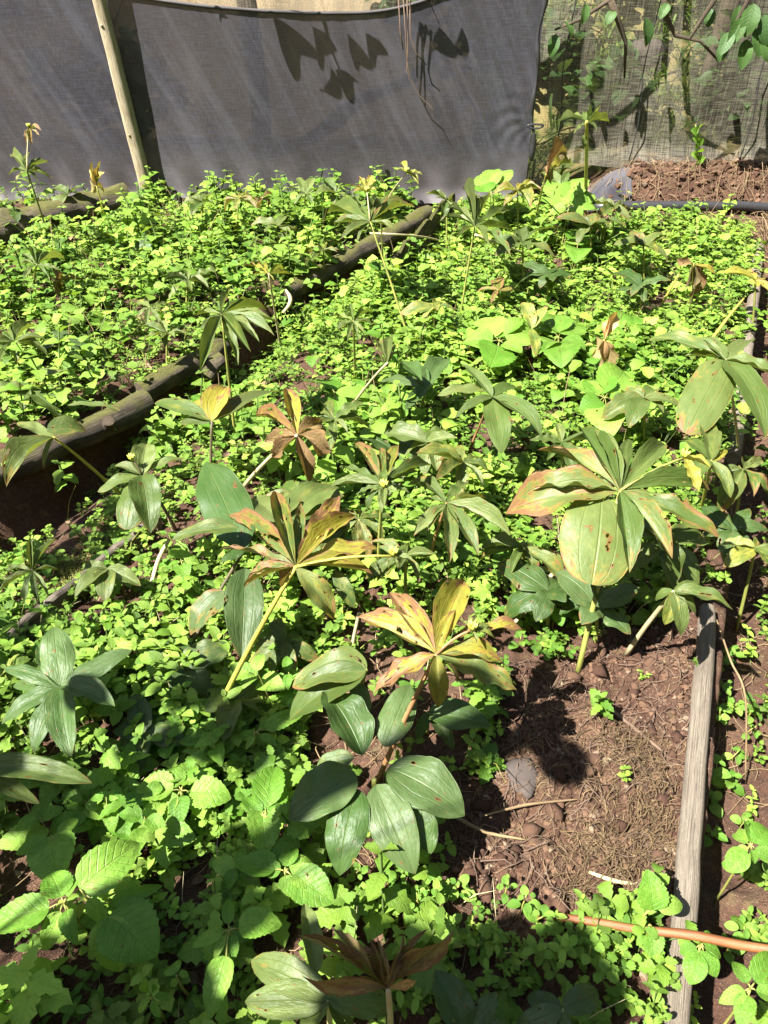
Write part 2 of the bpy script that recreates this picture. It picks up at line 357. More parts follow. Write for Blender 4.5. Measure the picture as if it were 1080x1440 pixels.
# ------------------------------------------------------------------ leaf shapes
def P_lance(s): return s ** 1.0 * (1 - s) ** 1.0
def P_ell(s): return s ** .58 * (1 - s) ** .74
def P_ovate(s): return s ** .38 * (1 - s) ** .78
def P_obov(s): return s ** .85 * (1 - s) ** .5
def P_round(s): return s ** .33 * (1 - s) ** .36
def leaf_geo(prof, nu=16, nv=6, width=1., arch=.1, fold=.2, wave=.03, wf=9., tip=.0, tooth=0., nt=9, twist=0., cup=0., seed=0, side=0., rag=0., petiole=0.):
    s = np.linspace(0, 1, nu + 1); t = np.linspace(-1, 1, nv + 1)
    ss = np.clip(s, .002, .998); w = prof(ss); w = w / prof(np.linspace(.01, .99, 99)).max() * .5 * width
    w = np.maximum(w, .006)
    if petiole: w = np.where(s < petiole, .012, np.interp((s - petiole) / (1 - petiole), s, w))
    if tooth: w = w * (1 + tooth * (np.abs(((s * nt) % 1) - .5) * 2 - .5) * np.sin(np.pi * np.clip(s, .04, .97)) ** .5)
    r = np.random.default_rng(seed); p1, p2 = r.uniform(0, 6.28, 2)
    if rag: w = w * (1 + rag * (r.uniform(-1, 1, nu + 1)))
    SS, TT = np.meshgrid(s, t, indexing='ij'); Wd = w[:, None]
    y = TT * Wd; x = SS.copy()
    z = arch * 4 * SS * (1 - SS) - tip * SS ** 3 + fold * np.abs(y) - cup * y * y / .25
    z = z + wave * np.abs(TT) ** 1.6 * np.where(TT > 0, np.sin(wf * SS + p1), np.sin(wf * 1.13 * SS + p2)) * np.sin(np.pi * np.clip(SS, 0, 1)) ** .5
    if tip: x = x - .25 * abs(tip) * SS ** 3
    y = y + side * np.sin(np.pi * SS) * .5
    if twist:
        a = twist * SS ** 1.3; yc = y - side * np.sin(np.pi * SS) * .5; zc = z - arch * 4 * SS * (1 - SS)
        y, z = y - yc + yc * np.cos(a) - zc * np.sin(a), z - zc + yc * np.sin(a) + zc * np.cos(a)
    V = np.c_[x.ravel(), y.ravel(), z.ravel()]; L = np.c_[SS.ravel(), TT.ravel(), np.zeros(V.shape[0])]
    ii = np.arange((nu + 1) * (nv + 1)).reshape(nu + 1, nv + 1)
    F = np.c_[ii[:-1, :-1].ravel(), ii[1:, :-1].ravel(), ii[1:, 1:].ravel(), ii[:-1, 1:].ravel()]
    return V, F, L
def leaf_set(name, mat, prof, n, seed, **kw):
    r = np.random.default_rng(seed); out = []
    for k in range(n):
        q = {a: (r.uniform(*b) if isinstance(b, tuple) else b) for a, b in kw.items()}
        for a in ('twist', 'side'):
            if a in q: q[a] *= r.choice([-1, 1])
        V, F, L = leaf_geo(prof, seed=seed * 31 + k, **q)
        me = mesh_np(name, V, F, L); me.materials.append(mat); out.append(me)
    return out
SETS = {
 'lance': leaf_set('lance_leaf', M['paris'], P_lance, 8, 1, nu=24, nv=6, arch=(.02, .14), fold=(.2, .75), wave=(.02, .08), wf=(9, 22), rag=(.01, .07), tip=(0., .30), twist=(0., .35), side=(0., .06)),
 'ell': leaf_set('elliptic_leaf', M['paris'], P_ell, 8, 2, nu=22, nv=8, arch=(.02, .12), fold=(.08, .4), wave=(.015, .06), wf=(7, 20), rag=(.005, .04), tip=(0., .22), twist=(0., .25), side=(0., .05)),
 'glauc': leaf_set('broad_leaf', M['glauc'], P_ell, 8, 3, nu=18, nv=8, arch=(.03, .13), fold=(.05, .3), wave=(.015, .05), wf=(7, 17), rag=(.0, .025), tip=(0., .2), cup=(0., .15), twist=(0., .2), side=(0., .04)),
 'weed': leaf_set('toothed_leaf', M['weed'], P_ovate, 8, 4, nu=24, nv=6, arch=(.02, .1), fold=(.05, .3), wave=(.005, .02), wf=(6, 12), tip=(0., .1), tooth=(.06, .16), nt=9, twist=(0., .2), side=(0., .04)),
 'round': leaf_set('round_leaf', M['paris'], P_round, 3, 9, nu=22, nv=10, arch=(.02, .08), fold=(.02, .1), wave=(.01, .03), wf=(7, 14), rag=(.0, .02), tip=(0., .1), cup=(0., .1)),
 'oval': leaf_set('oval_leaf', M['weed'], P_ell, 5, 5, nu=12, nv=4, arch=(.02, .1), fold=(.05, .3), wave=(.005, .015), tip=(0., .1), twist=(0., .2)),
 'dry': leaf_set('withered_leaf', M['dry'], P_lance, 8, 6, nu=18, nv=6, arch=(-.1, .2), fold=(.6, 1.6), wave=(.03, .09), wf=(8, 20), tip=(.1, .4), twist=(.4, 2.2), side=(.0, .2), rag=(.05, .2)),
}
def orient(o, base, tip, width, normal=(0, 0, 1), roll=0., origin=None):
    b = Vector(base); x = Vector(tip) - b; L = x.length; x.normalize(); nz = Vector(normal); nz = nz - x * nz.dot(x)
    if nz.length < .05: nz = Vector((0, -1, .3)); nz = nz - x * nz.dot(x)
    nz.normalize(); y = nz.cross(x)
    m = Matrix((x, y, nz)).transposed()
    if roll: m = m @ Matrix.Rotation(roll, 3, 'X')
    m = m.to_4x4() @ Matrix.Diagonal((L, L * width, L * max(.45, min(1., width * 2)), 1))
    m.translation = b - (Vector(origin) if origin is not None else Vector())
    o.matrix_basis = m
def fl(st, y=.1, b=.1, v=.5): return (y, b, v, 1)

# ------------------------------------------------------------------ herb plants
HERB_GROUP = 'whorled herbs growing in the beds'
def herb(label, c, z, root, leaves, stem='stem_green', kind='lance', w=.3, y=.1, b=.2, v=.5, sr=.0045, flower=None, rz=None, bend=None, name='whorled_herb', cat='herb', leafmat=None):
    """c: where the whorl is seen, z its height; root: where the stem meets the ground; leaves: (px, py, opts) tips"""
    wc = at(*c, z); g = at(*root); rt = Vector((g.x, g.y, tz(g.x, g.y) - .01))
    t = thing(name, label, cat, rt, HERB_GROUP if cat == 'herb' else None)
    mid = (wc + rt) / 2 + Vector((0, 0, .03)) if bend is None else (wc + rt) / 2 + Vector(bend)
    pts = bez(rt - rt, mid - rt, wc - rt, 8)
    obj('stem', tube_mesh('stem', pts, np.linspace(sr * 1.25, sr * .8, 8), 7), M[stem], t)
    for lf in leaves:
        px, py = lf[:2]; o = lf[2] if len(lf) > 2 else {}
        k = o.get('k', kind); dz = o.get('dz', -.02); ww = o.get('w', w)
        bs = at(*o['at'], z + o.get('bz', 0.)) if 'at' in o else wc
        tp = at(px, py, z + dz); vd = (bs - co.location).normalized(); dd = (tp - bs).normalized(); ww *= max(.55, dd.cross(vd).length ** .8)   # long leaves reaching away are slimmer
        ob = obj('leaf', random.choice(SETS[k]), None, t, color=(o.get('y', y) + U(-.08, .08), o.get('b', b) + U(-.08, .08), o.get('v', v) * U(.9, 1.1), 1))
        nm = Vector(o.get('n', (U(-.15, .15), U(-.25, .1), 1)))
        orient(ob, bs, tp, ww * (.86 if k == 'lance' else .86), nm, o.get('roll', U(-.15, .15)), rt)
    if flower:
        fx, fy, fz, ftips, fy_, fb_ = flower
        fc = at(fx, fy, fz)
        if (fc - wc).length > .02:
            obj('flower_stalk', tube_mesh('flower_stalk', bez(wc - rt, (wc + fc) / 2 - rt + Vector((0, 0, .02)), fc - rt, 6), np.linspace(sr * .6, sr * .45, 6), 6), M['stem_pale' if fb_ > .5 else stem], t)
        for (px, py, dz) in ftips:
            ob = obj('sepal', random.choice(SETS['lance']), None, t, color=(fy_, fb_, .55, 1)); orient(ob, fc, at(px, py, fz + dz), .3, origin=rt)
        m = MB()
        for q in range(7):
            a = q * 2.4; d = Vector((math.cos(a) * .5, math.sin(a) * .5, 1)).normalized()
            m.add(*tube([fc - rt, fc - rt + d * .012, fc - rt + d * .022], [.003, .004, .001], 5))
        obj('seed_head', m.build('seed_head'), M['bud'], t)
    return t
D = dict
exec_plants = []
UP = dict(dz=.04)
herb('tall pale green herb with one big round hanging leaf, right of the bed centre', (872, 690), .45, (812, 948), [
    (752, 618, D(b=.55, y=.3, w=.26, dz=.0)), (696, 706, D(w=.44, b=.55, dz=-.05, y=.2)), (740, 680, D(w=.34, y=.15, dz=-.01)),
    (812, 592, D(w=.30, b=.15, dz=.02)), (836, 598, D(w=.26, dz=.05)), (884, 612, D(w=.28, dz=.03)), (944, 612, D(w=.30, b=.3, y=.2, dz=.03)),
    (1006, 684, D(w=.27, y=.15)), (1024, 752, D(w=.25, b=.45, y=.25, dz=-.04)), (950, 785, D(w=.27, b=.5, y=.25, dz=-.05)),
    (888, 805, D(w=.36, b=.3, dz=-.07, n=(-.1, -.6, 1))), (832, 822, D(k='round', w=1.0, at=(846, 700), dz=-.11, bz=-.01, b=.42, y=.25, n=(-.1, -.75, .8))),
    (955, 818, D(k='ell', w=.5, at=(912, 742), dz=-.14, bz=-.05, v=.45)), (848, 845, D(k='glauc', w=.45, at=(820, 780), dz=-.24, bz=-.18, v=.45))],
    y=.12, sr=.006, flower=(962, 644, .50, [(968, 652, .0), (1000, 655, .02), (985, 690, -.02)], .6, .1))
herb('herb with yellow and russet leaves on a long leaning yellow stem', (416, 797), .45, (290, 1028), [
    (385, 682, D(w=.22, dz=.05, b=0.52, y=.25)), (317, 718, D(w=.24, b=0.57, y=.3)), (304, 762, D(w=.2, b=0.67, y=.3, dz=-.0)), (338, 822, D(w=.35, b=0.72, y=.3, dz=-.04)),
    (482, 688, D(w=.28, y=.75, b=0.74, dz=.04)), (503, 718, D(w=.27, y=.75, b=0.42, dz=.02)), (537, 762, D(w=.27, y=.65, b=0.47, dz=.0)), (528, 803, D(w=.22, y=.7, b=0.54, dz=-.03)),
    (480, 874, D(w=.42, y=.4, b=0.47, dz=-.09, n=(0, -.5, 1))), (388, 828, D(w=.5, b=0.82, y=.3, dz=-.06)), (424, 700, D(w=.2, y=.3, b=0.47, dz=.05)),
    (440, 838, D(k='ell', w=.5, dz=-.10, y=.05, v=.45)), (500, 858, D(k='glauc', w=.4, at=(470, 800), bz=-.04, dz=-.10))],
    stem='stem_yellow', y=.4, sr=.0055, flower=(553, 782, .47, [(530, 765, .01), (575, 762, .01), (585, 790, .0), (560, 800, -.02), (545, 800, -.02)], .2, .35))
herb('golden yellow herb with browned leaf edges beside the bare soil', (614, 920), .38, (524, 1112), [
    (500, 862, D(w=.34, b=0.66, dz=.01)), (546, 828, D(w=.32, b=0.66, dz=.03)), (655, 808, D(w=.40, b=0.46, dz=.04, y=.7)), (516, 972, D(w=.36, b=0.71, dz=-.05)),
    (618, 1002, D(w=.42, b=0.51, dz=-.07, y=.6)), (735, 968, D(w=.34, b=0.41, y=.4, dz=-.05)), (715, 925, D(w=.36, b=0.51, y=.5, dz=-.02)), (640, 850, D(w=.3, b=0.56, dz=.05)),
    (650, 960, D(w=.32, b=0.76, dz=-.06, y=.4)), (740, 880, D(w=.36, at=(672, 890), b=0.61, y=.7, dz=.0)), (690, 872, D(w=.3, at=(640, 900), b=0.76, y=.5, dz=.03))],
    stem='stem_red', y=.62, b=0.66, sr=.005, flower=(664, 886, .42, [(645, 868, .02), (660, 862, .02), (690, 878, .0), (672, 905, -.01), (700, 895, -.01)], .35, .3))
herb('broad dark green rosette at the foot of the golden herb', (526, 1096), .19, (528, 1150), [
    (456, 966, D(at=(510, 1062), w=.68, dz=.04)), (578, 960, D(at=(540, 1050), w=.58, dz=.03, y=.1)), (404, 1152, D(at=(500, 1088), w=.72, dz=-.01)),
    (474, 1232, D(at=(503, 1110), w=.62, dz=-.04)), (584, 1230, D(at=(528, 1104), w=.60, dz=-.03)), (658, 1138, D(at=(546, 1080), w=.74, dz=.01)),
    (606, 1202, D(at=(590, 1130), w=.6, dz=-.05)), (440, 1080, D(at=(498, 1066), w=.6, dz=-.03, y=.25)), (515, 1010, D(at=(500, 960), w=.7, dz=-.03))], kind='glauc', y=.0, b=.05, sr=.006)
herb('dark veined leaves low behind the golden herb', (602, 1002), .16, (600, 1030), [(692, 1016, D(w=.62, dz=.01)), (640, 1055, D(w=.4, dz=-.05, v=.4)), (585, 1040, D(w=.5, dz=-.04))], kind='glauc', y=.0, b=.05)
herb('pale leaf with a brown blotch beside the golden herb stem', (515, 942), .24, (500, 1000), [(403, 955, D(w=.62, b=.45, y=.1, k='ell')), (400, 1010, D(w=.55, dz=-.08, y=.15)), (470, 905, D(k='ell', w=.4, dz=-.05))], kind='ell', y=.1)
herb('green herb with broad leaves by the lower end of the left plank', (86, 965), .2, (92, 1010), [
    (75, 878, D(w=.62, dz=.05)), (186, 912, D(w=.36, dz=.02)), (162, 990, D(w=.55, dz=.0)), (98, 1065, D(w=.50, dz=-.03)), (40, 1058, D(w=.45, dz=-.03)), (-8, 1015, D(w=.4)), (0, 935, D(w=.32, dz=.02)), (52, 905, D(w=.4, dz=.02)),
    (10, 960, D(w=.4))], kind='glauc', y=.12, b=.1, v=.55)
herb('herb with two large pale hanging leaves in front of the dark ditch', (200, 668), .30, (248, 745), [
    (175, 742, D(k='round', w=.66, dz=-.05, n=(-.1, -.6, 1))), (212, 745, D(w=.62, dz=-.05, n=(.1, -.6, 1))), (134, 688, D(w=.45, dz=-.01, y=.25)), (262, 640, D(w=.34, dz=.02)), (206, 622, D(w=.8, dz=.03)), (160, 650, D(w=.5, dz=.02)),
    (228, 705, D(w=.4, v=.35, dz=-.04))], kind='ell', y=.15, stem='stem_dark', flower=(186, 648, .34, [], .2, .2))
herb('herb with long drooping brown tipped leaf at the left photo edge', (75, 615), .34, (178, 690), [
    (-2, 680, D(w=.40, b=.4, dz=-.05, k='lance')), (124, 600, D(w=.75, at=(66, 606), b=.4, y=.2)), (172, 572, D(w=.30, at=(95, 570), bz=.02, dz=.02)), (60, 660, D(w=.3, b=.5, dz=-.06)), (20, 590, D(w=.3))], kind='ell', y=.15, b=.3, stem='stem_yellow')
herb('herb with broad silvery leaves above the upper end of the right pole', (1020, 506), .45, (1040, 640), [
    (968, 604, D(k='round', w=.66, dz=-.07, b=.4, n=(-.1, -.6, 1))), (1088, 608, D(w=.52, dz=-.07, n=(.1, -.6, 1))), (912, 468, D(w=.32, dz=.0, y=.3)), (985, 466, D(w=.5, dz=.03)), (1060, 470, D(w=.4)), (1095, 530, D(w=.4)), (960, 500, D(w=.4, dz=-.02))], kind='ell', y=.15, b=.2, stem='stem_pale')
herb('yellowing herb below the silvery leaved herb', (1000, 648), .36, (985, 720), [(938, 682, D(w=.42)), (1030, 700, D(w=.4, dz=-.06)), (955, 610, D(w=.5)), (1022, 628, D(w=.6, y=.6)), (990, 590, D(w=.45))], kind='ell', y=.28, b=.1, stem='stem_yellow')
herb('narrow leaved herb with an upright stem in the middle of the bed', (538, 682), .40, (530, 828), [
    (497, 610, D(b=.6, w=.22, dz=.03)), (536, 618, D(b=.5, w=.18, dz=.04)), (474, 650, D(w=.22)), (458, 676, D(w=.22)), (498, 694, D(w=.3, dz=-.02)), (612, 645, D(w=.20)), (580, 692, D(w=.28)), (536, 722, D(w=.35, dz=-.04)), (560, 612, D(w=.3, y=.5, b=.4, dz=.03)), (590, 660, D(w=.22)), (510, 720, D(w=.3, v=.4, dz=-.06))],
    y=.18, b=.15, w=.24, flower=(540, 686, .43, [(538, 655, .01), (520, 690, .01), (560, 690, .01), (540, 712, -.01)], .2, .15))
herb('herb with wavy narrow leaves and browned centre left of the big round leaf', (628, 708), .33, (600, 800), [
    (570, 672, D(w=.28, b=.4)), (578, 750, D(w=.32, b=.3)), (636, 788, D(w=.32, b=.4)), (678, 778, D(w=.33)), (722, 750, D(w=.30)), (690, 692, D(w=.2, y=.4, b=.4)), (658, 672, D(w=.4, b=.3)), (600, 745, D(w=.3, b=.5)), (590, 700, D(w=.3)), (650, 740, D(w=.25, b=.5))], y=.22, b=.25, stem='stem_red')
herb('withered herb with curled brown leaves on a pale leaning stem', (418, 612), .38, (335, 690), [
    (402, 540, D(k='lance', w=.34, b=.65, y=.7, dz=.06)), (352, 575, D(k='lance', w=.22, b=.75, y=.6)), (380, 645, D(dz=-.08)), (437, 692, D(dz=-.14)), (426, 640, D(dz=-.1)), (450, 610, D()), (395, 600, D()), (470, 640, D(dz=-.06)), (370, 620, D(dz=-.05, w=.3)), (460, 590, D(dz=.02))],
    kind='dry', w=.34, y=.3, b=.4, stem='stem_pale', sr=.006, v=.5)
herb('dark herb with an orange streaked leaf beside the log', (298, 592), .36, (296, 740), [
    (212, 560, D(w=.3, dz=.0)), (318, 538, D(w=.7, y=.8, b=.5, dz=.04)), (395, 540, D(w=.36, v=.35)), (250, 592, D(w=.4, v=.35)), (262, 560, D(w=.5, y=.5)), (360, 565, D(w=.45, b=.7, v=.4)), (285, 565, D(w=.4, y=.5))], kind='ell', y=.25, b=.2, stem='stem_dark')
herb('tall bluish green leaves behind the russet herb', (345, 772), .28, (245, 948), [
    (284, 640, D(w=.50, dz=.05)), (352, 705, D(w=.4, dz=.02)), (236, 752, D(at=(335, 742), w=.38, y=.35, b=.2, k='ell', bz=.06, dz=.06)), (340, 925, D(at=(345, 800), w=.52, dz=-.06, v=.4)), (258, 890, D(at=(318, 832), w=.62, b=.5, dz=-.05, v=.4)), (310, 790, D(w=.6, dz=.0, v=.45))], kind='glauc', y=.05, b=.15, stem='stem_dark')
herb('rounded leaves tucked behind the russet herb', (395, 735), .30, (420, 800), [(345, 690, D(w=.7)), (425, 700, D(w=.7, y=.2)), (470, 720, D(w=.5)), (400, 690, D(w=.5)), (478, 668, D(w=.5, y=.2))], kind='ell', y=.1)
herb('herb on a thin reddish stem with broad veined leaves in the bed centre', (692, 558), .30, (655, 645), [
    (614, 552, D(w=.34, at=(683, 552), y=.2, dz=.02)), (735, 540, D(w=.6)), (768, 606, D(w=.50)), (706, 634, D(w=.55, dz=-.04)), (648, 508, D(w=.35, dz=.04)), (640, 585, D(w=.4, v=.4)), (735, 575, D(w=.5))], kind='ell', y=.12, b=.12, stem='stem_red', sr=.004)
herb('dark leaves casting shade over the bed centre', (600, 545), .22, (590, 590), [(560, 505, D(w=.5)), (628, 500, D(w=.6)), (570, 575, D(w=.5)), (530, 530, D(w=.4))], kind='glauc', y=.0, b=.05)
herb('pale many leaved herb spreading over the log', (312, 442), .50, (330, 610), [
    (280, 522, D(dz=-.06)), (337, 508, D(dz=-.06)), (366, 478, D()), (390, 466, D()), (396, 446, D()), (378, 428, D()), (350, 412, D(dz=.02)), (322, 408, D(dz=.03)), (296, 415, D(dz=.02)), (272, 440, D()), (278, 462, D()), (352, 492, D(dz=-.03))], y=.18, b=.15, w=.24, v=.55)
herb('tall herb with a tan flower head against the net', (520, 312), .50, (580, 492), [
    (452, 285, D()), (466, 312, D()), (476, 332, D(dz=-.03)), (500, 340, D(dz=-.05)), (555, 262, D(dz=.06)), (585, 280, D(b=.5, dz=.03)), (578, 305, D(w=.35)), (560, 322, D()), (492, 268, D(dz=.05)), (530, 268, D(dz=.06))], y=.25, b=.25, w=.28, v=.5,
    flower=(516, 270, .60, [(490, 258, .03), (505, 245, .05), (522, 243, .06), (528, 252, .05), (495, 268, .01), (530, 265, .02)], .55, .55))
herb('small seedling herb leaning in front of the net', (535, 296), .46, (540, 370), [(512, 300, D(dz=.01)), (545, 320, D(dz=-.03))], w=.3, y=.2,
     flower=(572, 243, .66, [(556, 235, .02), (562, 226, .03), (582, 240, .02), (595, 243, .0), (590, 258, -.03)], .5, .1), stem='stem_pale')
herb('herb with stiff upright narrow leaves at the head of the plank', (668, 318), .44, (646, 452), [
    (650, 250, D(v=.35, dz=.09)), (622, 300, D(dz=.03)), (628, 284, D(dz=.04)), (690, 270, D(dz=.06)), (722, 288, D(dz=.03)), (725, 322, D(w=.34)), (722, 352, D(b=.4)), (640, 335, D(dz=-.03)), (672, 268, D(dz=.07)), (690, 345, D())], y=.2, b=.15, w=.2, v=.5)
herb('small pale herb on a thin stem between plank and log', (497, 452), .40, (500, 545), [(462, 440, D()), (470, 465, D(dz=-.03)), (488, 480, D(dz=-.05)), (515, 475, D(dz=-.04)), (528, 455, D()), (520, 435, D()), (492, 425, D(dz=.02)), (505, 480, D(dz=-.05))], y=.25, w=.26, v=.55)
herb('leaning pale stem with a small tuft above the bright weeds', (545, 510), .40, (478, 595), [(530, 470, D(b=.5)), (548, 466, D(b=.3, dz=.03)), (560, 490, D()), (552, 480, D(y=.4))], w=.35, y=.2, stem='stem_pale')
herb('tall flat topped herb on a yellow stem before the thin net', (825, 172), .86, (823, 300), [(783, 166, D(w=.22)), (858, 168, D(w=.22)), (806, 186, D(w=.28, dz=-.02)), (842, 184, D(w=.3, dz=-.02)), (812, 160, D(w=.25)), (838, 160, D(w=.25)),
     (822, 210, D(k='ell', w=.7, at=(820, 190), bz=-.08, dz=-.13))], stem='stem_yellow', y=.3, b=.05, v=.55, sr=.009)
herb('red tinged herb with a round green seed head by the net', (38, 240), .55, (72, 345), [(10, 205, D(b=.4, dz=.06)), (8, 240, D(b=.3)), (70, 225, D(b=.45, dz=.03)), (78, 248, D(b=.3, dz=-.03)), (55, 255, D(dz=-.05)), (18, 255, D(dz=-.04)), (40, 210, D(y=.35, dz=.08)), (65, 240, D(b=.4)), (30, 215, D(b=.3, dz=.06))], w=.3, y=.25, b=.35, stem='stem_dark',
     flower=(41, 180, .72, [(35, 200, -.05), (45, 203, -.06), (58, 182, .0), (56, 192, -.03)], .35, .7))
herb('upright withered straw coloured herb in front of the net', (136, 262), .34, (157, 342), [(128, 226, D(dz=.12, w=.25)), (140, 224, D(dz=.12, w=.25)), (146, 240, D(dz=.08, w=.3)), (127, 245, D(dz=.06, w=.3)), (130, 270, D(dz=-.06)), (148, 272, D(dz=-.06)), (138, 232, D(dz=.1, w=.2))], kind='dry', w=.35, y=.6, b=.3, v=.7, stem='stem_yellow')
herb('small withered brown herb beside the net', (370, 278), .26, (362, 312), [(360, 292, D(dz=-.06)), (378, 292, D(dz=-.06)), (385, 272, D(dz=.01)), (366, 300, D(dz=-.08))], kind='dry', w=.4, y=.4, b=.5, stem='stem_pale')
herb('pale narrow leaved herb in the left bed near the photo edge', (52, 372), .30, (52, 425), [(28, 352, D(dz=.03)), (22, 368, D()), (44, 344, D(dz=.04)), (60, 348, D(dz=.03)), (92, 358, D()), (85, 378, D()), (30, 390, D(dz=-.02)), (70, 392, D(dz=-.02))], y=.12, w=.28, v=.55)
herb('dark narrow leaved herb in the shaded ditch', (46, 802), .22, (52, 858), [(42, 752, D(dz=.06, w=.18)), (78, 752, D(dz=.04)), (0, 798, D()), (-5, 832, D()), (70, 838, D(dz=-.03)), (30, 850, D(dz=-.04)), (52, 848, D(dz=-.04)), (88, 800, D())], y=.02, b=.02, w=.22, v=.45, stem='stem_dark')
herb('pale green herb at the foot of the net', (430, 272), .30, (428, 312), [(408, 262, D(dz=.02)), (418, 245, D(dz=.06)), (442, 246, D(dz=.06)), (455, 268, D(dz=.02)), (440, 285, D(dz=-.03)), (412, 285, D(dz=-.03))], kind='ell', w=.5, y=.1, v=.55)
herb('herb with broad drooping leaves by the near end of the right pole', (948, 832), .30, (880, 918), [(918, 842, D(w=.6, dz=-.04)), (962, 895, D(w=.5, dz=-.06)), (1036, 852, D(w=.45, dz=.0)), (985, 862, D(w=.5, dz=-.04)), (935, 880, D(w=.5, y=.5, dz=-.06)), (985, 815, D(w=.4))], kind='ell', y=.18, b=.15, stem='stem_pale', sr=.0055)
herb('withered herb with curled brown leaves at the bottom of the photo', (546, 1390), .30, (552, 1490), [
    (415, 1308, D(dz=-.0, k='lance', b=.85, y=.6, w=.14)), (412, 1384, D(dz=-.01, w=.2)), (466, 1300, D(dz=.02, w=.2)), (520, 1318, D(dz=.05, k='lance', b=.7, y=.4, w=.2)), (532, 1316, D(dz=.05, w=.25)), (571, 1310, D(dz=.06, w=.22)), (600, 1300, D(dz=.06, k='lance', b=.75, y=.3, w=.2)), (648, 1308, D(dz=.03, w=.2)), (590, 1380, D(dz=-.01, w=.35, v=.9)), (500, 1372, D(dz=-.01, k='lance', b=.6))],
    kind='dry', w=.25, y=.4, b=.6, v=.45, stem='stem_pale', sr=.005)
herb('grey green broad leaves below the withered herb at the bottom of the photo', (462, 1405), .22, (466, 1470), [(345, 1345, D(w=.42, b=.3)), (338, 1408, D(w=.45)), (565, 1412, D(w=.55, y=.1)), (428, 1268, D(at=(445, 1370), w=.36, dz=.0)), (420, 1455, D(w=.6, dz=-.04)), (500, 1460, D(w=.4, dz=-.04))], kind='ell', y=.05, b=.1, v=.5, stem='stem_pale')
herb('dark glossy leaves at the bottom of the photo under the bare soil', (656, 1452), .16, (660, 1480), [(612, 1362, D(w=.7, dz=.03)), (700, 1395, D(w=.55, dz=.02, b=.3)), (740, 1460, D(w=.5)), (590, 1470, D(w=.5))], kind='glauc', y=.0, b=.05, v=.4)
herb('dark low leaves in the shade right of the bottom centre', (790, 1420), .12, (790, 1450), [(740, 1400, D(w=.7)), (850, 1390, D(w=.6)), (800, 1460, D(w=.6)), (720, 1450, D(w=.5))], kind='glauc', y=.0, b=.05, v=.4)
herb('long dark leaf lying in from the left photo edge', (-45, 1078), .26, (-60, 1150), [(132, 1098, D(w=.26, dz=-.02, b=.25)), (60, 1130, D(w=.25, dz=-.06, v=.4)), (-60, 1000, D(w=.3)), (-150, 1090, D(w=.3))], kind='ell', y=.05, b=.2, v=.5, stem='stem_red')
herb('pale half folded leaves among the bright weeds', (748, 462), .20, (748, 480), [(735, 420, D(w=.5, dz=.06)), (770, 425, D(w=.4, dz=.05)), (755, 500, D(w=.5, dz=-.05))], kind='ell', y=.35, b=.35, v=.75)
herb('withered pale herb with hanging leaves in the upper bed', (850, 478), .26, (822, 518), [(872, 438, D(dz=.07)), (846, 528, D(dz=-.12)), (860, 520, D(dz=-.12)), (835, 505, D(dz=-.1)), (858, 445, D(dz=.06))], kind='dry', w=.42, y=.15, b=.05, v=1.0, stem='stem_yellow')
herb('withered dark seed head on a yellow stem before the net', (768, 245), .50, (752, 312), [(764, 262, D(dz=-.08)), (775, 258, D(dz=-.07)), (770, 228, D(dz=.03)), (808, 222, D(k='lance', y=.8, b=.4, w=.2)), (800, 210, D(dz=.03, w=.2)), (778, 250, D(dz=-.05))], kind='dry', w=.4, y=.1, b=.7, v=.45, stem='stem_yellow')
herb('withered brown stalk hanging in the upper right of the bed', (975, 372), .30, (972, 440), [(972, 420, D(dz=-.16)), (965, 405, D(dz=-.14)), (985, 395, D(dz=-.1)), (950, 365, D(dz=.02)), (1010, 385, D(k='lance', y=.8, b=.5, w=.25, dz=-.03)), (978, 410, D(dz=-.14))], kind='dry', w=.35, y=.2, b=.6, v=.45, stem='stem_yellow')
herb('brown spotted broad leaves near the plank head', (700, 408), .16, (702, 425), [(668, 408, D(w=.4)), (742, 408, D(w=.4)), (700, 385, D(w=.5)), (690, 425, D(w=.4))], kind='ell', y=.4, b=.7)
herb('yellow topped herb on a straight pale stem above the log', (378, 385), .42, (394, 468), [(340, 368, D(y=.7, b=.5)), (365, 368, D()), (400, 372, D()), (410, 384, D()), (386, 395, D(dz=-.02)), (352, 385, D(y=.6))], w=.25, y=.5, b=.2, stem='stem_pale')
herb('pair of round grey green leaves at the post foot', (190, 285), .16, (192, 305), [(172, 285, D(w=.9, dz=-.03, n=(0, -.8, .5))), (206, 285, D(w=.9, dz=-.03, n=(0, -.8, .5))), (190, 265, D(w=.6, dz=.03))], kind='glauc', y=.1, v=.6)
herb('pair of round grey green leaves in the left bed', (205, 340), .18, (206, 362), [(188, 350, D(w=.8, n=(0, -.7, .6), dz=-.03)), (216, 355, D(w=.8, n=(0, -.7, .6), dz=-.04)), (205, 322, D(w=.6, dz=.02))], kind='glauc', y=.1, v=.6)
herb('pale wilted herb in the middle of the left bed', (210, 432), .24, (212, 470), [(188, 425, D(w=.5, k='ell')), (235, 440, D()), (228, 455, D(dz=-.03)), (205, 460, D(dz=-.05)), (240, 425, D()), (190, 445, D())], w=.3, y=.25, b=.3, v=.55)
herb('withered rusty stalks in the left bed', (82, 395), .20, (82, 425), [(78, 415, D(dz=-.1)), (88, 412, D(dz=-.1)), (118, 392, D(k='lance', y=.75, b=.55, w=.35)), (76, 375, D(dz=.05)), (92, 388, D())], kind='dry', w=.35, y=.4, b=.6, stem='stem_red')
herb('dark green leafy herb at the net under the seam', (790, 262), .32, (790, 320), [(765, 262, D()), (812, 258, D()), (800, 240, D(dz=.06)), (778, 285, D(dz=-.05)), (812, 285, D(dz=-.04)), (760, 240, D(dz=.04))], kind='ell', w=.55, y=.1)
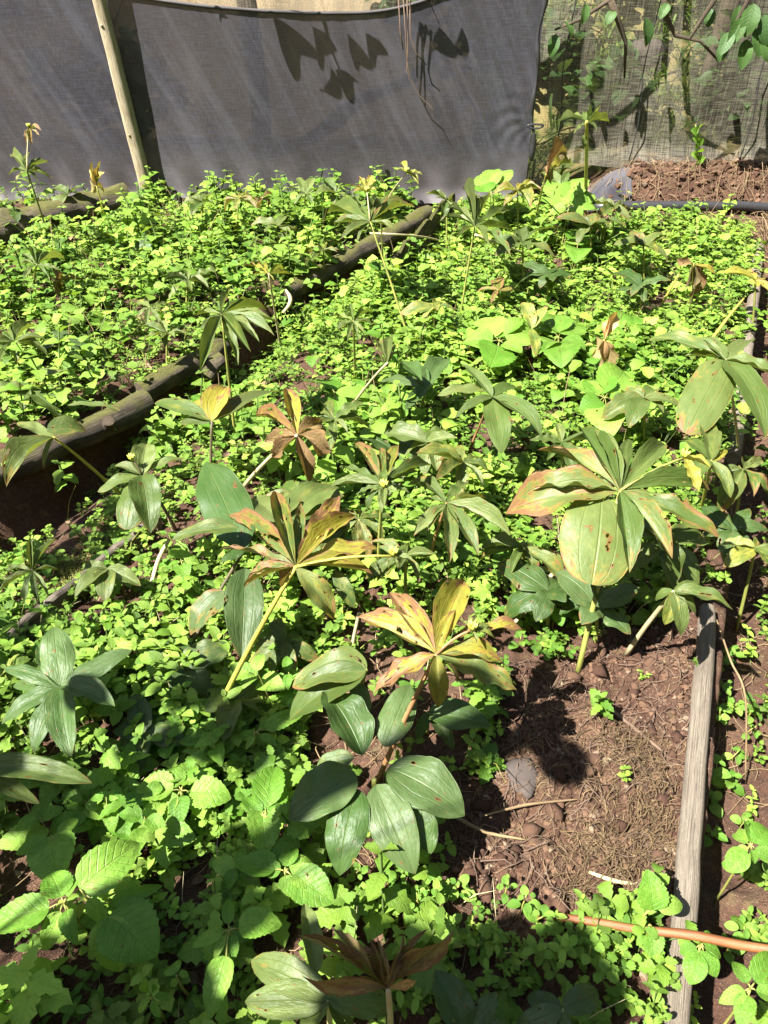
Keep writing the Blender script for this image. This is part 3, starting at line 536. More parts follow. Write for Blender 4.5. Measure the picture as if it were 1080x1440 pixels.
def auto(label, c, z, n, ln, kind='ell', w=.42, y=.15, b=.2, v=.5, stem='stem_green', lean=(0, 0), el=(-.55, .45), two=False):
    root = (c[0] + lean[0], topix0(at(*c, z).x, at(*c, z).y)[1] + lean[1]); a0 = U(0, 6.28); wc = at(*c, z)
    t = herb(label, c, z, root, [], stem=stem); rt = t.location
    for q in range(n):
        a = a0 + q * 6.283 / n + U(-.28, .28); e = U(*el); L_ = ln * U(.6, 1.25); tier = (q % 2) * (.03 if two else 0)
        ob = obj('leaf', random.choice(SETS[kind]), None, t, color=(y + U(-.1, .12), b + U(-.12, .15), v * U(.88, 1.12), 1)); bs = wc - Vector((0, 0, tier))
        orient(ob, bs, bs + Vector((math.cos(a) * math.cos(e), math.sin(a) * math.cos(e), math.sin(e))) * L_, w * U(.85, 1.15), (U(-.2, .2), U(-.3, .1), 1), U(-.2, .2), rt)
def topix0(x, y):
    z = -CAM_H; dz = y * math.cos(PITCH) - z * math.sin(PITCH); v = y * math.sin(PITCH) + z * math.cos(PITCH)
    return np.array([540 + FPX * x / dz, 720 - FPX * v / dz])
auto('dull green herb at the net left of the tan headed herb', (392, 318), .18, 7, .13, b=.3)
auto('olive herb behind the mossy log on the left bed', (455, 352), .16, 8, .13, 'lance', .3, b=.35, y=.3)
auto('broad dull herb right of the plank head', (735, 340), .26, 7, .16, b=.3, v=.42)
auto('brownish leaved herb under the yellow stemmed flat topped herb', (830, 318), .24, 7, .16, b=.4, v=.42)
auto('olive leaved herb in the upper right before the earth bank', (905, 345), .24, 8, .15, b=.4, y=.3, v=.45)
auto('dark leaved herb left of the withered brown stalk', (900, 402), .2, 7, .15, 'glauc', .5, b=.2, v=.45)
auto('pale herb at the right edge near the upper pole', (1062, 395), .25, 6, .14, b=.4, y=.5, v=.55)
auto('dark herb below the brown spotted leaves', (770, 385), .2, 7, .15, 'glauc', .5, v=.45)
auto('green herb with spread leaves left of the upright narrow herb', (600, 622), .22, 7, .13, 'ell', .45)
auto('narrow leaved herb tucked under the wavy narrow herb', (570, 782), .24, 9, .10, 'lance', .28, b=.4, y=.2)
auto('shaded herb right of the golden herb', (770, 830), .16, 6, .12, 'glauc', .55, v=.45)
auto('dark herb under the big round leaf', (838, 852), .14, 6, .12, 'glauc', .6, v=.45)
auto('shaded herb left of the long yellow stem', (250, 935), .10, 6, .11, 'glauc', .5, v=.42)
auto('shaded broad herb above the toothed weed on the left', (205, 1030), .08, 6, .11, 'glauc', .55, v=.42)
auto('greyish herb below the long yellow stem', (330, 985), .10, 6, .10, 'ell', .5, v=.45)
auto('herb beside the path at the right photo edge', (1062, 770), .14, 6, .13, 'ell', .5, y=.35, b=.3, v=.55)
auto('dark green herb on the path right of the silvery herb', (1030, 745), .10, 6, .12, 'glauc', .5, v=.45)
auto('small narrow leaved herb between log and left bed', (235, 470), .2, 8, .10, 'lance', .3, v=.55)
auto('pale narrow herb at the left edge of the left bed', (20, 480), .2, 8, .13, 'lance', .3, v=.55)
auto('bluish broad herb in the left bed', (95, 480), .14, 7, .11, 'glauc', .55, v=.5)
auto('soft green herb in the left bed behind the spreading herb', (265, 395), .2, 8, .12, 'lance', .32, v=.55)
auto('broad leaved herb at the left edge above the drooping leaf', (40, 548), .16, 6, .13, 'ell', .5)
auto('pale yellow herb near the middle of the upper bed', (610, 430), .2, 7, .12, 'ell', .4, y=.35, b=.25, v=.55)
auto('dark leaved herb between the leaning pale stem and the bed centre', (560, 640), .14, 6, .13, 'glauc', .55, v=.42)
auto('green herb left of the narrow upright herb', (450, 745), .2, 7, .12, 'ell', .45, v=.45)
auto('olive leaved herb right of the dark orange streaked herb', (420, 705), .16, 6, .13, 'ell', .5, b=.3, v=.45)
auto('narrow leaved herb between the upright narrow herb and the reddish stem', (652, 650), .28, 8, .12, 'lance', .3, b=.35, y=.3)
auto('narrow leaved herb behind the browned curled herb', (470, 590), .26, 8, .13, 'lance', .3, b=.3, y=.25)
auto('limp narrow leaved herb behind the russet herb', (505, 730), .22, 8, .12, 'lance', .3, b=.4, y=.25, el=(-.9, .1))
auto('limp herb left of the big round leaf', (735, 770), .2, 7, .12, 'lance', .36, b=.4, y=.2, el=(-.9, .1))
auto('broad green herb right of the big round leaf', (935, 760), .22, 7, .14, 'ell', .45, b=.25)
auto('narrow leaved herb above the tall pale herb', (790, 622), .26, 8, .13, 'lance', .32, b=.3, y=.2)
auto('yellowing limp herb by the upper pole', (1045, 660), .2, 7, .13, 'lance', .36, b=.4, y=.2, el=(-.9, .2))
auto('dull leaved herb near the right edge beside the silvery leaves', (905, 560), .22, 7, .13, 'ell', .45, b=.3)
auto('drooping olive herb on the ditch side of the left plank', (150, 800), .14, 6, .10, 'ell', .45, y=.2, el=(-.8, .2))
auto('small dull herb below the dark hanging leaves', (400, 905), .12, 7, .10, 'ell', .45, b=.3, v=.45)
auto('straggly herb at the net right of the withered straw coloured herb', (285, 284), .26, 6, .12, 'ell', .45, b=.2)
auto('straggly pale herb at the net beside the small withered herb', (335, 280), .30, 6, .11, 'lance', .35, b=.4, y=.4)
auto('straggly green herb at the net left of the tall tan headed herb', (470, 272), .30, 7, .13, 'ell', .45, b=.2)
auto('straggly herb at the net between log end and plank head', (628, 282), .30, 7, .11, 'lance', .34, b=.3, y=.2)
auto('straggly yellowish herb at the net near the seam', (728, 268), .34, 7, .12, 'lance', .36, b=.4, y=.5)
auto('straggly dull herb before the left end of the earth bank', (862, 290), .26, 7, .13, 'ell', .45, b=.4, v=.45)
auto('straggly herb at the far left before the net', (95, 272), .24, 6, .12, 'ell', .45, b=.2)

# ------------------------------------------------------------------ broad leaved weeds set one by one
def weed(label, c, z, leaves, k='weed', w=.72, v=.5, y=.08, root=None, group='broad leaved weeds among the groundcover'):
    wc = at(*c, z); g = wc + Vector((U(-.02, .02), U(-.02, .02), 0)) if root is None else at(*root)
    rt = Vector((g.x, g.y, tz(g.x, g.y) - .01)); t = thing('broadleaf_weed', label, 'weed', rt, group)
    obj('stem', tube_mesh('stem', bez(rt - rt, (wc - rt) * .5 + Vector((U(-.01, .01), U(-.01, .01), 0)), wc - rt, 5), np.linspace(.003, .0018, 5), 5), M['stem_green'], t)
    for lf in leaves:
        px, py = lf[:2]; o = lf[2] if len(lf) > 2 else {}
        bs = at(*o['at'], z + o.get('bz', 0)) if 'at' in o else wc + (at(px, py, z) - wc) * .18
        tp = at(px, py, z + o.get('dz', -.012))
        ob = obj('leaf', random.choice(SETS[o.get('k', k)]), None, t, color=(o.get('y', y) + U(-.06, .06), .02, o.get('v', v) * U(.9, 1.1), 1))
        orient(ob, bs, tp, o.get('w', w), o.get('n', (U(-.25, .25), U(-.35, .1), 1)), U(-.2, .2), rt)
        if (bs - wc).length > .006:
            obj('leaf_stalk', tube_mesh('leaf_stalk', [wc - rt, (wc + bs) / 2 - rt + Vector((0, 0, .004)), bs - rt], [.0016, .0013, .0011], 5), M['stem_green'], t)
    return t
weed('four toothed leaves of a bright weed left of the broad dark rosette', (255, 1112), .10, [(188, 1108, D(w=.8)), (254, 1158, D(w=.85)), (326, 1122, D(w=.8)), (272, 1068, D(w=.7)), (225, 1150, D(dz=-.03)), (238, 1078)])
weed('large pale toothed leaf in the lower left corner with its mates', (90, 1270), .16, [(-30, 1310, D(w=.55)), (70, 1225, D(w=.8)), (108, 1330, D(w=.5)), (60, 1340, D(w=.5, dz=-.05)), (120, 1225, D(k='oval', w=.6))], w=.6)
weed('pointed pale leaf with a round shadow above the lower left corner', (118, 1258), .18, [(200, 1182, D(w=.62, at=(112, 1250))), (150, 1300, D(w=.5, dz=-.04))])
weed('very large shaded leaf near the lower left corner', (140, 1275), .15, [(222, 1345, D(w=.95, dz=-.03)), (230, 1245, D(w=.3)), (170, 1370, D(w=.7, dz=-.06))])
weed('round dark leaf in the shade at the lower left', (78, 1180), .12, [(80, 1245, D(w=.95, at=(72, 1175))), (20, 1200, D(w=.6)), (110, 1150, D(w=.6))])
weed('bright toothed weed in the lower left, two pale leaves spread like wings', (322, 1308), .14, [(398, 1298, D(w=.78)), (268, 1332, D(w=.42)), (322, 1262, D(w=.42)), (330, 1350, D(w=.6)), (292, 1436, D(w=.52, at=(318, 1345), dz=-.02)), (300, 1350, D(w=.4, k='oval'))])
weed('bright weed with one pale upright leaf above the lower left', (372, 1150), .12, [(372, 1205, D(w=.75, at=(368, 1140))), (400, 1102, D(w=.7)), (388, 1072, D(w=.6)), (340, 1120, D(w=.5)), (420, 1140, D(w=.5))])
weed('cluster of bright weed leaves left of the dark rosette leaf', (400, 1225), .13, [(328, 1212, D(w=.7)), (370, 1222, D(w=.8)), (450, 1245, D(w=.8)), (415, 1190, D(w=.8)), (470, 1270, D(w=.8)), (408, 1262, D(w=.8)), (440, 1210)])
weed('tall bright leafy shoot at the bottom left', (212, 1400), .16, [(205, 1375, D(w=.5, dz=.04)), (222, 1390, D(w=.5, dz=.03)), (195, 1425, D(w=.5)), (225, 1432, D(w=.5)), (240, 1405)], k='oval', w=.5)
weed('small four leaved weed cross at the bottom left', (248, 1372), .12, [(232, 1362), (246, 1350), (266, 1370), (242, 1390)], k='oval', w=.7)
weed('single upright toothed leaf beside the lower right pole', (916, 1278), .12, [(912, 1222, D(w=.85, n=(0, -.7, .7), dz=.04, at=(918, 1280))), (940, 1265, D(w=.6)), (962, 1272, D(w=.6))])
weed('toothed leaf hanging below the orange stalk', (915, 1300), .08, [(920, 1350, D(w=.9, n=(0, -.4, 1))), (895, 1330, D(w=.5))])
weed('rounded weed leaves right of the lower pole', (985, 1330), .1, [(968, 1305), (1005, 1315), (985, 1360, D(w=.8)), (1015, 1345), (955, 1340), (1010, 1375, D(w=.8)), (970, 1385)], k='oval', w=.75)
weed('leafy weed at the right edge beside the lower pole', (1055, 1190), .1, [(1030, 1170), (1080, 1165, D(w=.8)), (1062, 1215, D(w=.8)), (1035, 1200), (1090, 1210), (1050, 1158), (1022, 1225)], k='oval', w=.75)
weed('large leaves in the lower right corner', (1055, 1390), .12, [(1090, 1340, D(w=.6)), (1010, 1410, D(w=.55)), (1100, 1410, D(w=.6)), (1040, 1450, D(w=.6)), (1030, 1350)], w=.6)
weed('big bright lobed leaves in the middle of the bed', (702, 480), .16, [(650, 478, D(w=1.)), (690, 515, D(w=1.)), (735, 495, D(w=1.)), (712, 450, D(w=.9)), (760, 468, D(w=.9, v=.4)), (670, 448, D(w=.8))], w=1.)
weed('deep green leaves in the shade right of the big bright lobed leaves', (785, 475), .15, [(760, 440, D(w=.8)), (800, 445, D(w=.9)), (825, 490, D(w=.8)), (790, 515, D(w=.9)), (750, 500, D(w=.7))], v=.4, y=.0)
weed('bright yellow green leaves above the tall pale herb', (850, 560), .15, [(800, 540, D(w=.9)), (815, 575, D(w=.9)), (862, 610, D(w=.9)), (880, 520, D(w=.7)), (895, 565, D(w=.7)), (835, 530, D(w=.8))], w=.9)
weed('single oval leaf by the leaning pale stem', (470, 552), .16, [(526, 556, D(w=.6, k='oval', at=(472, 553))), (455, 530, D(k='oval')), (478, 590, D(k='oval', w=.5))], k='oval')
weed('bright green shoot against the dark net', (690, 272), .30, [(668, 262), (685, 240, D(dz=.05)), (708, 236, D(dz=.06)), (712, 258, D(dz=.02)), (700, 285, D(dz=-.04)), (675, 282, D(dz=-.04))], w=.8)
weed('leafy shoot at the seam foot before the thin net', (800, 290), .28, [(775, 275), (820, 262, D(dz=.03)), (838, 285), (790, 250, D(dz=.05)), (772, 300, D(dz=-.03)), (820, 305, D(dz=-.03))], w=.9)
weed('pale pointed leaf in the upper bed', (812, 345), .14, [(810, 368, D(w=.8, n=(0, -.7, .6))), (795, 340), (832, 345), (820, 328)], w=.8)
weed('heart shaped leaves near the upper right of the bed', (880, 462), .12, [(858, 455), (900, 452), (905, 470), (868, 478), (885, 440)], w=.95)
weed('bright leaves left of the browned herb', (575, 590), .1, [(545, 580), (600, 600), (580, 625), (555, 615)], w=.8)
weed('toothed seedling beside the long yellow stem', (360, 1030), .1, [(335, 1035, D(w=.4)), (392, 1050, D(w=.4)), (385, 1015, D(w=.4)), (345, 1055, D(w=.4)), (430, 1000, D(w=.4))], w=.4)
weed('bright seedling beside the thick pale stems', (255, 790), .08, [(232, 800), (262, 815), (280, 785), (250, 770)], w=.9)
weed('pale leaves beside the leaning cane', (780, 850), .1, [(745, 842), (785, 820), (790, 880), (760, 875), (815, 855)], k='oval', w=.65)

# seedlings: look-alikes, a few per area
SEEDS = []
def seedlings(area, n, label, zr, size, k='weed', v=.5, w=.75, y=.1):
    poly = gpoly(*area); xs = [p[0] for p in poly]; ys = [p[1] for p in poly]; c = 0; tries = 0
    while c < n and tries < 4000:
        tries += 1; x, yy = U(min(xs), max(xs)), U(min(ys), max(ys))
        if not inpoly(np.array([x]), np.array([yy]), poly)[0]: continue
        c += 1; z0 = tz(x, yy); rt = Vector((x, yy, z0 - .005)); hz = U(*zr)
        t = thing('weed_seedling', label, 'weed', rt, 'weed seedlings among the groundcover'); SEEDS.append(t)
        topz = hz; sz = size * U(.75, 1.3); a0 = U(0, 6.28)
        obj('stem', tube_mesh('stem', [(0, 0, 0), (U(-.01, .01), U(-.01, .01), topz * .6), (0, 0, topz)], [.002, .0016, .001], 4), M['stem_green'], t)
        for lev in range(3):
            zz = topz * (1 - .22 * lev); s = sz * (.55 + .25 * lev)
            for q in range(2):
                a = a0 + lev * 1.57 + q * math.pi + U(-.3, .3)
                ob = obj('leaf', random.choice(SETS[k]), None, t, color=(y + U(-.08, .1), .0, v * U(.85, 1.15), 1))
                r0 = .006
                orient(ob, (r0 * math.cos(a), r0 * math.sin(a), zz), (s * math.cos(a), s * math.sin(a), zz + s * U(-.35, .3)), w * U(.85, 1.1), (U(-.2, .2), U(-.3, .1), 1))
seedlings([(0, 420), (260, 380), (280, 480), (150, 540), (0, 600)], 16, 'bright toothed weed seedling in the left bed', (.08, .14), .055)
seedlings([(230, 330), (480, 300), (420, 380), (200, 420)], 14, 'small leafy weed seedling on the far part of the left bed', (.08, .14), .05)
seedlings([(440, 470), (560, 420), (640, 470), (640, 620), (480, 640), (420, 520)], 30, 'bright toothed weed seedling in the middle of the central bed', (.08, .16), .055)
seedlings([(560, 420), (700, 400), (900, 500), (940, 580), (800, 600), (600, 520)], 32, 'broad bright weed in the sunny centre of the bed', (.08, .17), .075, v=.54, w=.85)
seedlings([(700, 330), (960, 330), (980, 440), (800, 430), (660, 400)], 16, 'dull green weed seedling in the upper part of the central bed', (.08, .18), .06, v=.42)
seedlings([(100, 900), (300, 900), (400, 1040), (330, 1200), (80, 1130)], 24, 'leafy weed seedling in the dark lower left of the bed', (.05, .12), .05)
seedlings([(20, 860), (420, 900), (440, 1300), (60, 1330)], 16, 'larger leaved weed in the lower left of the bed', (.08, .15), .075, w=.7)
seedlings([(560, 1200), (660, 1240), (820, 1290), (820, 1400), (560, 1320), (480, 1240)], 22, 'small round leaved weed seedling below the dark rosette', (.04, .09), .03, k='oval')
seedlings([(700, 800), (850, 800), (840, 920), (720, 930)], 10, 'small round leaved weed seedling beside the leaning cane', (.05, .1), .035, k='oval')
seedlings([(1010, 880), (1080, 860), (1080, 1300), (1030, 1300)], 20, 'small round leaved weed seedling on the path right of the pole', (.04, .09), .035, k='oval')
seedlings([(30, 770), (300, 760), (300, 860), (60, 880)], 10, 'bright weed seedling along the left plank', (.05, .1), .045)

def topix(p):
    x, y, z = p[0], p[1], p[2] - CAM_H; dz = y * math.cos(PITCH) - z * math.sin(PITCH); v = y * math.sin(PITCH) + z * math.cos(PITCH)
    return np.array([540 + FPX * x / dz, 720 - FPX * v / dz])
marks = [(topix(list(o.location)), o['label']) for o in C.objects if o.name.startswith(('whorled_herb', 'broadleaf_weed')) and len(o['label'].split()) <= 10 and 'label' in o]
todo = list(SEEDS); used = {}
pairs = sorted(((float(np.hypot(*(topix(list(t.location)) - m))), i, j) for i, t in enumerate(SEEDS) for j, (m, l) in enumerate(marks)), key=lambda q: q[0])
done = set()
for d, i, j in pairs:                                              # the n-th closest seedling to each named plant
    if i in done: continue
    k = used.get(j, 0)
    if k > 3: continue
    used[j] = k + 1; done.add(i); SEEDS[i]['label'] = ('closest', 'second closest', 'third closest', 'fourth closest')[k] + ' weed seedling to the ' + marks[j][1]

# ------------------------------------------------------------------ logs, planks, pole, post
def log(label, a, b, r, n=26, sag=.0, seed=0, name='edging_log', mat='log', cat='log', group=None, wob=.30, sides=18, grain=True):
    wd = .012 if cat == 'pole' else .05; rd = .12 if cat == 'pole' else .5
    a = Vector(a); b = Vector(b); pts = [(a.lerp(b, k / n) - a + Vector((wd * fbm(k * .3, seed + .5), wd * fbm(k * .3, seed + 9.5), sag * math.sin(math.pi * k / n) + wd * .8 * fbm(k * .25, seed + 4.5)))) for k in range(n + 1)]
    rr = np.array([r * (1 + rd * fbm(k * .35, seed + 2.5)) for k in range(n + 1)]); rr[0] *= .93; rr[-1] *= .93
    t = thing(name, label, cat, a, group); m = MB(); V, F, L = tube(pts, rr, sides, caps=False, wob=wob, seed=seed, ridges=.02); m.add(V, F, L)
    obj('trunk', m.build('trunk'), M[mat], t)
    for e, i in ((0, 0), (1, n)):
        ring = V[i * sides:(i + 1) * sides]; cen = ring.mean(0); mm = MB()
        VV = np.r_[ring, cen + (ring - cen) * .6, [cen]]; k = np.arange(sides); nx_ = (k + 1) % sides
        FF = np.r_[np.c_[k, nx_, nx_ + sides, k + sides], np.c_[k + sides, nx_ + sides, np.full(sides, 2 * sides), np.full(sides, 2 * sides)]]
        mm.add(VV, FF if e else FF[:, [1, 0, 3, 2]], np.c_[VV[:, 0] * .2, np.linspace(0, 1, len(VV)), np.zeros(len(VV))]); obj('end_grain', mm.build('end_grain'), M['pole' if mat == 'pole' else 'bark'], t)
    return t
def gl(px, py, dz): p = at(px, py, dz); return (p.x, p.y, dz)
log('long mossy log between the left bed and the ditch, far half', gl(396, 418, .03), gl(606, 300, .05), .050, seed=3)
log('short thick rotten log lying by the ditch under the spreading herb', gl(196, 556, .03), gl(318, 486, .05), .046, seed=5, n=14)
log('rotten dark log along the near ditch at the left edge', gl(-60, 690, .03), gl(206, 570, .02), .052, seed=8, n=18)
log('upright splinter of a rotten stump in the ditch', gl(150, 612, -.05), tuple(gl(150, 592, .08)), .022, seed=9, n=6, wob=.4, sides=9)
log('mossy log at the far left across the back of the left bed', gl(-40, 334, .13), gl(176, 278, .15), .085, seed=12)
log('broken log end showing below the spreading herb', gl(292, 528, .0), gl(310, 505, .06), .035, seed=14, n=6, sides=10)
POLE_GROUP = None
pa, pb = (POL_A[0] - .10, POL_A[1] - .24), POL_B
log('long pale weathered pole edging the right side of the bed', (pa[0], pa[1], .025), (.86, 1.40, .03), .0225, seed=21, mat='pole', wob=.10, n=30, name='edging_pole', cat='pole', sides=14)
log('upper weathered pole on the right side of the bed, standing proud of the weeds', (1.20, 2.13, .02), (2.12, 4.24, .05), .026, seed=24, mat='pole', wob=.10, n=30, name='edging_pole', cat='pole', sides=14)
def plank(label, a, b, h, th, seed):
    a = Vector(a); b = Vector(b); d = (b - a); L = d.length; d.normalize(); s = Vector((d.y, -d.x, 0)).normalized()
    n = 22; V = []; Lf = []
    for k in range(n + 1):
        p = a.lerp(b, k / n) - a; top = h * (1 + .5 * fbm(k * .7, seed + .5)); off = .03 * fbm(k * .3, seed + 3.3)
        for (q, zz) in ((-.5, -.08), (-.5, top * .9), (-.3, top), (.3, top), (.5, top * .9), (.5, -.08)):
            V.append(p + s * (q * th + off) + Vector((0, 0, zz))); Lf.append((L * k / n, (zz + .1) * 3 + q, 0))
    V = np.array([list(v) for v in V]); F = []
    for k in range(n):
        for j in range(6): F.append((k * 6 + j, k * 6 + (j + 1) % 6, (k + 1) * 6 + (j + 1) % 6, (k + 1) * 6 + j))
    F += [(0, 5, 4, 1), (1, 4, 3, 2)] + [(n * 6 + 1, n * 6 + 4, n * 6 + 5, n * 6), (n * 6 + 2, n * 6 + 3, n * 6 + 4, n * 6 + 1)]
    o = obj('edging_plank', mesh_np('edging_plank', V, np.array(F), np.array(Lf), smooth=False), M['pole'] if seed == 31 else M['log'], label=label, cat='plank'); o.location = a
    return o
plank('thin grey plank edging the near left side of the central bed', gl(20, 910, 0), gl(225, 742, 0), .055, .022, 31)
plank('dark plank standing on edge at the far left side of the central bed', gl(556, 408, 0), gl(634, 316, 0), .19, .03, 34)
# the bare post that carries the net
p0, p1 = aty(208, 272, 5.075), aty(140, 0, 5.05); up = p1 + (p1 - p0) * .75
pts = [(p0.lerp(up, k / 16) - p0 + Vector((.012 * fbm(k * .4, 1.5), .012 * fbm(k * .4, 7.5), 0))) for k in range(17)]; pts[0] = pts[0] - Vector((0, 0, .25))
t = thing('net_post', 'bare pale wooden post leaning in front of the dark shade net', 'post', p0)
obj('pole', tube_mesh('pole', pts, np.linspace(.044, .036, 17), 12, wob=.08, seed=4), M['bamboo'], t)
for k in (3, 8, 12):
    obj('branch_knot', tube_mesh('branch_knot', [pts[k], pts[k] + Vector((-.012, -.03, .01)), pts[k] + Vector((-.014, -.044, .014))], [.016, .012, .007], 7), M['bamboo'], t)

# ------------------------------------------------------------------ nets
NETY = 5.10
def ztop(x): return np.where(x < -.2, 1.075 + .055 * (x + .2) ** 2, 1.075 + .32 * (x + .2) ** 2)
def net_y(x, z):
    y = NETY + .03 * np.sin(x * 2.1 + .6) + .02 * z
    y = y - .035 * np.exp(-((x + 1.52) / .10) ** 2) * 0
    dg = x * .86 + z * .5                                                       # folds pulled down from the top left
    y = y + .007 * np.sin(dg * 17 + 1.5 * np.sin(x * 3) + 2.2 * np.sin(dg * 5.1)) * sstep(.15, .6, z) + .005 * np.abs(np.sin(dg * 8.3 + 1)) ** .6 * sstep(.2, .7, z) + .025 * fbm(dg * 4, (z - x * .5) * 1.0, 61)
    y = y + (NETY + .012 - y) * np.exp(-((x + 1.53) / .22) ** 2)
    rx, rz = x - .93, z - .50; rr = np.hypot(rx, rz); ang = np.arctan2(rz, rx)  # gathered at the tie by the seam
    y = y + .003 * np.cos(ang * 11 + 3 * np.sin(rr * 17)) * np.exp(-((rr - .1) / .16) ** 2)
    y = y + .02 * np.sin(x * 26 + z * 9) * sstep(.30, .05, z)                  # bunched along the foot
    y = y - .07 * sstep(.16, .0, z) ** 2
    return y
xs = np.arange(-3.4, .925, .018); ss = np.linspace(0, 1, 90)
XX, SS = np.meshgrid(xs, ss, indexing='ij'); zb = .02 + .02 * np.sin(XX * 5); ZZ = zb + (ztop(XX) - zb) * SS
YY = net_y(XX, ZZ); ii = np.arange(XX.size).reshape(XX.shape)
NF = np.c_[ii[:-1, :-1].ravel(), ii[1:, :-1].ravel(), ii[1:, 1:].ravel(), ii[:-1, 1:].ravel()]
t = thing('shade_net', 'dark shade net stretched behind the beds with a sagging top edge', 'shade net', (-1, NETY, 0)); off = Vector((-1, NETY, 0))
V = np.c_[XX.ravel(), YY.ravel(), ZZ.ravel()] - np.array(list(off))
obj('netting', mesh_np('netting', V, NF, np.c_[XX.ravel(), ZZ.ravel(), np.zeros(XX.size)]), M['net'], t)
hem = [Vector((x, float(net_y(np.array(x), ztop(np.array(x)))) - .004, float(ztop(np.array(x))))) - off for x in np.arange(-3.4, .9, .06)]
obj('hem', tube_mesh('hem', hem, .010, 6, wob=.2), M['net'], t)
seam = [Vector((.90 + .012 * math.sin(k * .9) + (.03 if k < 8 else 0) * (8 - k) / 8, NETY - .02 + .01 * math.sin(k * 1.7), .30 + k * .055)) - off for k in range(23)]
obj('seam_fold', tube_mesh('seam_fold', seam, [.012 + .006 * math.sin(k * 1.3) for k in range(23)], 7, wob=.5), M['plastic'], t)
tie = [Vector((.93 + .05 * math.cos(a) * (1 + .2 * math.sin(3 * a)), NETY - .035, .50 + .012 * math.sin(a))) - off for a in np.linspace(0, 6.3, 12)]
obj('tie_cord', tube_mesh('tie_cord', tie, .006, 5), M['plastic'], t)
# the thin single net behind and to the right
xs = np.arange(-3.6, 3.8, .03); ss = np.linspace(0, 1, 60)
XX, SS = np.meshgrid(xs, ss, indexing='ij'); zb = np.where(XX > 1.1, .225, .05) + .02 * np.sin(XX * 7); ZZ = zb + (2.1 - zb) * SS
YY = 5.36 + .02 * np.sin(XX * 9 + .4 * np.sin(ZZ * 3)) + .05 * fbm(XX * 2.5, ZZ * 1.1, 71) - .05 * sstep(.35, .2, ZZ); ii = np.arange(XX.size).reshape(XX.shape)
NF = np.c_[ii[:-1, :-1].ravel(), ii[1:, :-1].ravel(), ii[1:, 1:].ravel(), ii[:-1, 1:].ravel()]
t = thing('thin_shade_net', 'thin see through net at the back showing the hillside, right of the dark net', 'shade net', (0, 5.36, 0)); off = Vector((0, 5.36, 0))
obj('netting', mesh_np('netting', np.c_[XX.ravel(), YY.ravel() - 5.36, ZZ.ravel()], NF, np.c_[XX.ravel(), ZZ.ravel(), np.zeros(XX.size)]), M['net_thin'], t)
for xr in (1.12, 1.62, 2.35):
    obj('hanging_cord', tube_mesh('hanging_cord', [Vector((xr + .015 * math.sin(k), -.05 + .006 * math.sin(k * 2), .25 + k * .12)) for k in range(16)], .004, 5), M['plastic'], t)
# flap of dark net lying over the end of the bank, and the black pipe along its foot
xs = np.linspace(1.05, 1.62, 40); ss = np.linspace(0, 1, 16); XX, SS = np.meshgrid(xs, ss, indexing='ij')
YY = 5.30 - .36 * SS + .03 * fbm(XX * 6, SS * 2, 5) ; ZZ = terrain(XX, YY) + .02 + .025 * np.sin(XX * 22 + SS * 3) * .5
ii = np.arange(XX.size).reshape(XX.shape); NF = np.c_[ii[:-1, :-1].ravel(), ii[1:, :-1].ravel(), ii[1:, 1:].ravel(), ii[:-1, 1:].ravel()]
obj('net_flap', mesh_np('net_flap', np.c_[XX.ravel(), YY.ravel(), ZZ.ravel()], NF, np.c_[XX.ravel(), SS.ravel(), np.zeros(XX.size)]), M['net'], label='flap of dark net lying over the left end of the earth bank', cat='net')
pp = [Vector((x, 4.99 - .05 * math.sin((x - 1.5) * 1.2), max(tz(x, 4.98), 0) + .050 + .01 * math.sin(x * 4))) for x in np.arange(1.35, 3.6, .1)]
obj('water_pipe', tube_mesh('water_pipe', pp, .030, 10, wob=.12), M['plastic'], label='black plastic pipe lying along the foot of the earth bank', cat='pipe')

# ------------------------------------------------------------------ odd things on the ground
def smooth_path(pts, r, m=6):
    P = np.array([list(p) for p in pts], float); n = len(P); t = np.linspace(0, n - 1, (n - 1) * m + 1)
    E = np.r_[[2 * P[0] - P[1]], P, [2 * P[-1] - P[-2]]]; out = []
    for q in t:
        i = min(int(q), n - 2); f = q - i; a, b, c, d = E[i:i + 4]
        out.append(.5 * (2 * b + (c - a) * f + (2 * a - 5 * b + 4 * c - d) * f * f + (3 * b - a - 3 * c + d) * f ** 3))
    return np.array(out), np.interp(t, np.arange(n), r)
def strand(name, label, cat, pts, r, mat, n=6, **k):
    pts, r = smooth_path(pts, r)
    k.setdefault('wob', .12)
    o = obj(name, tube_mesh(name, pts, r, n, **k), M[mat], label=label, cat=cat); return o
def gz(px, py, dz): p = at(px, py, 0); return Vector((p.x, p.y, tz(p.x, p.y) + dz))
strand('orange_stalk', 'thick orange brown stalk lying across the pole at the lower right', 'stalk', [gz(752, 1302, .035).lerp(at(1260, 1368, .13), f) + Vector((0, 0, .012 * math.sin(f * 3.1) + .004 * math.sin(f * 17))) for f in (0, .15, .3, .45, .6, .8, 1)], [.006, .0075, .007, .0082, .0078, .0085, .009], 'orange_stalk', 9, wob=.08)
strand('dry_stick', 'white dry stick on the bare soil near the bottom of the pole', 'stick', [gz(828, 1228, .012), gz(850, 1240, .016), gz(872, 1246, .016), gz(896, 1247, .012)], [.003, .004, .004, .0025], 'stem_pale', 7)
strand('dry_stick', 'brown dead stem lying on the upper bare soil', 'stick', [gz(830, 985, .012), gz(870, 1010, .018), gz(930, 1062, .012)], [.004, .005, .003], 'root', 7)
strand('dry_stick', 'dead brown stem on the soil just right of the rosette', 'stick', [gz(622, 1150, .03), gz(680, 1172, .02), gz(740, 1182, .012)], [.004, .004, .002], 'straw', 7)
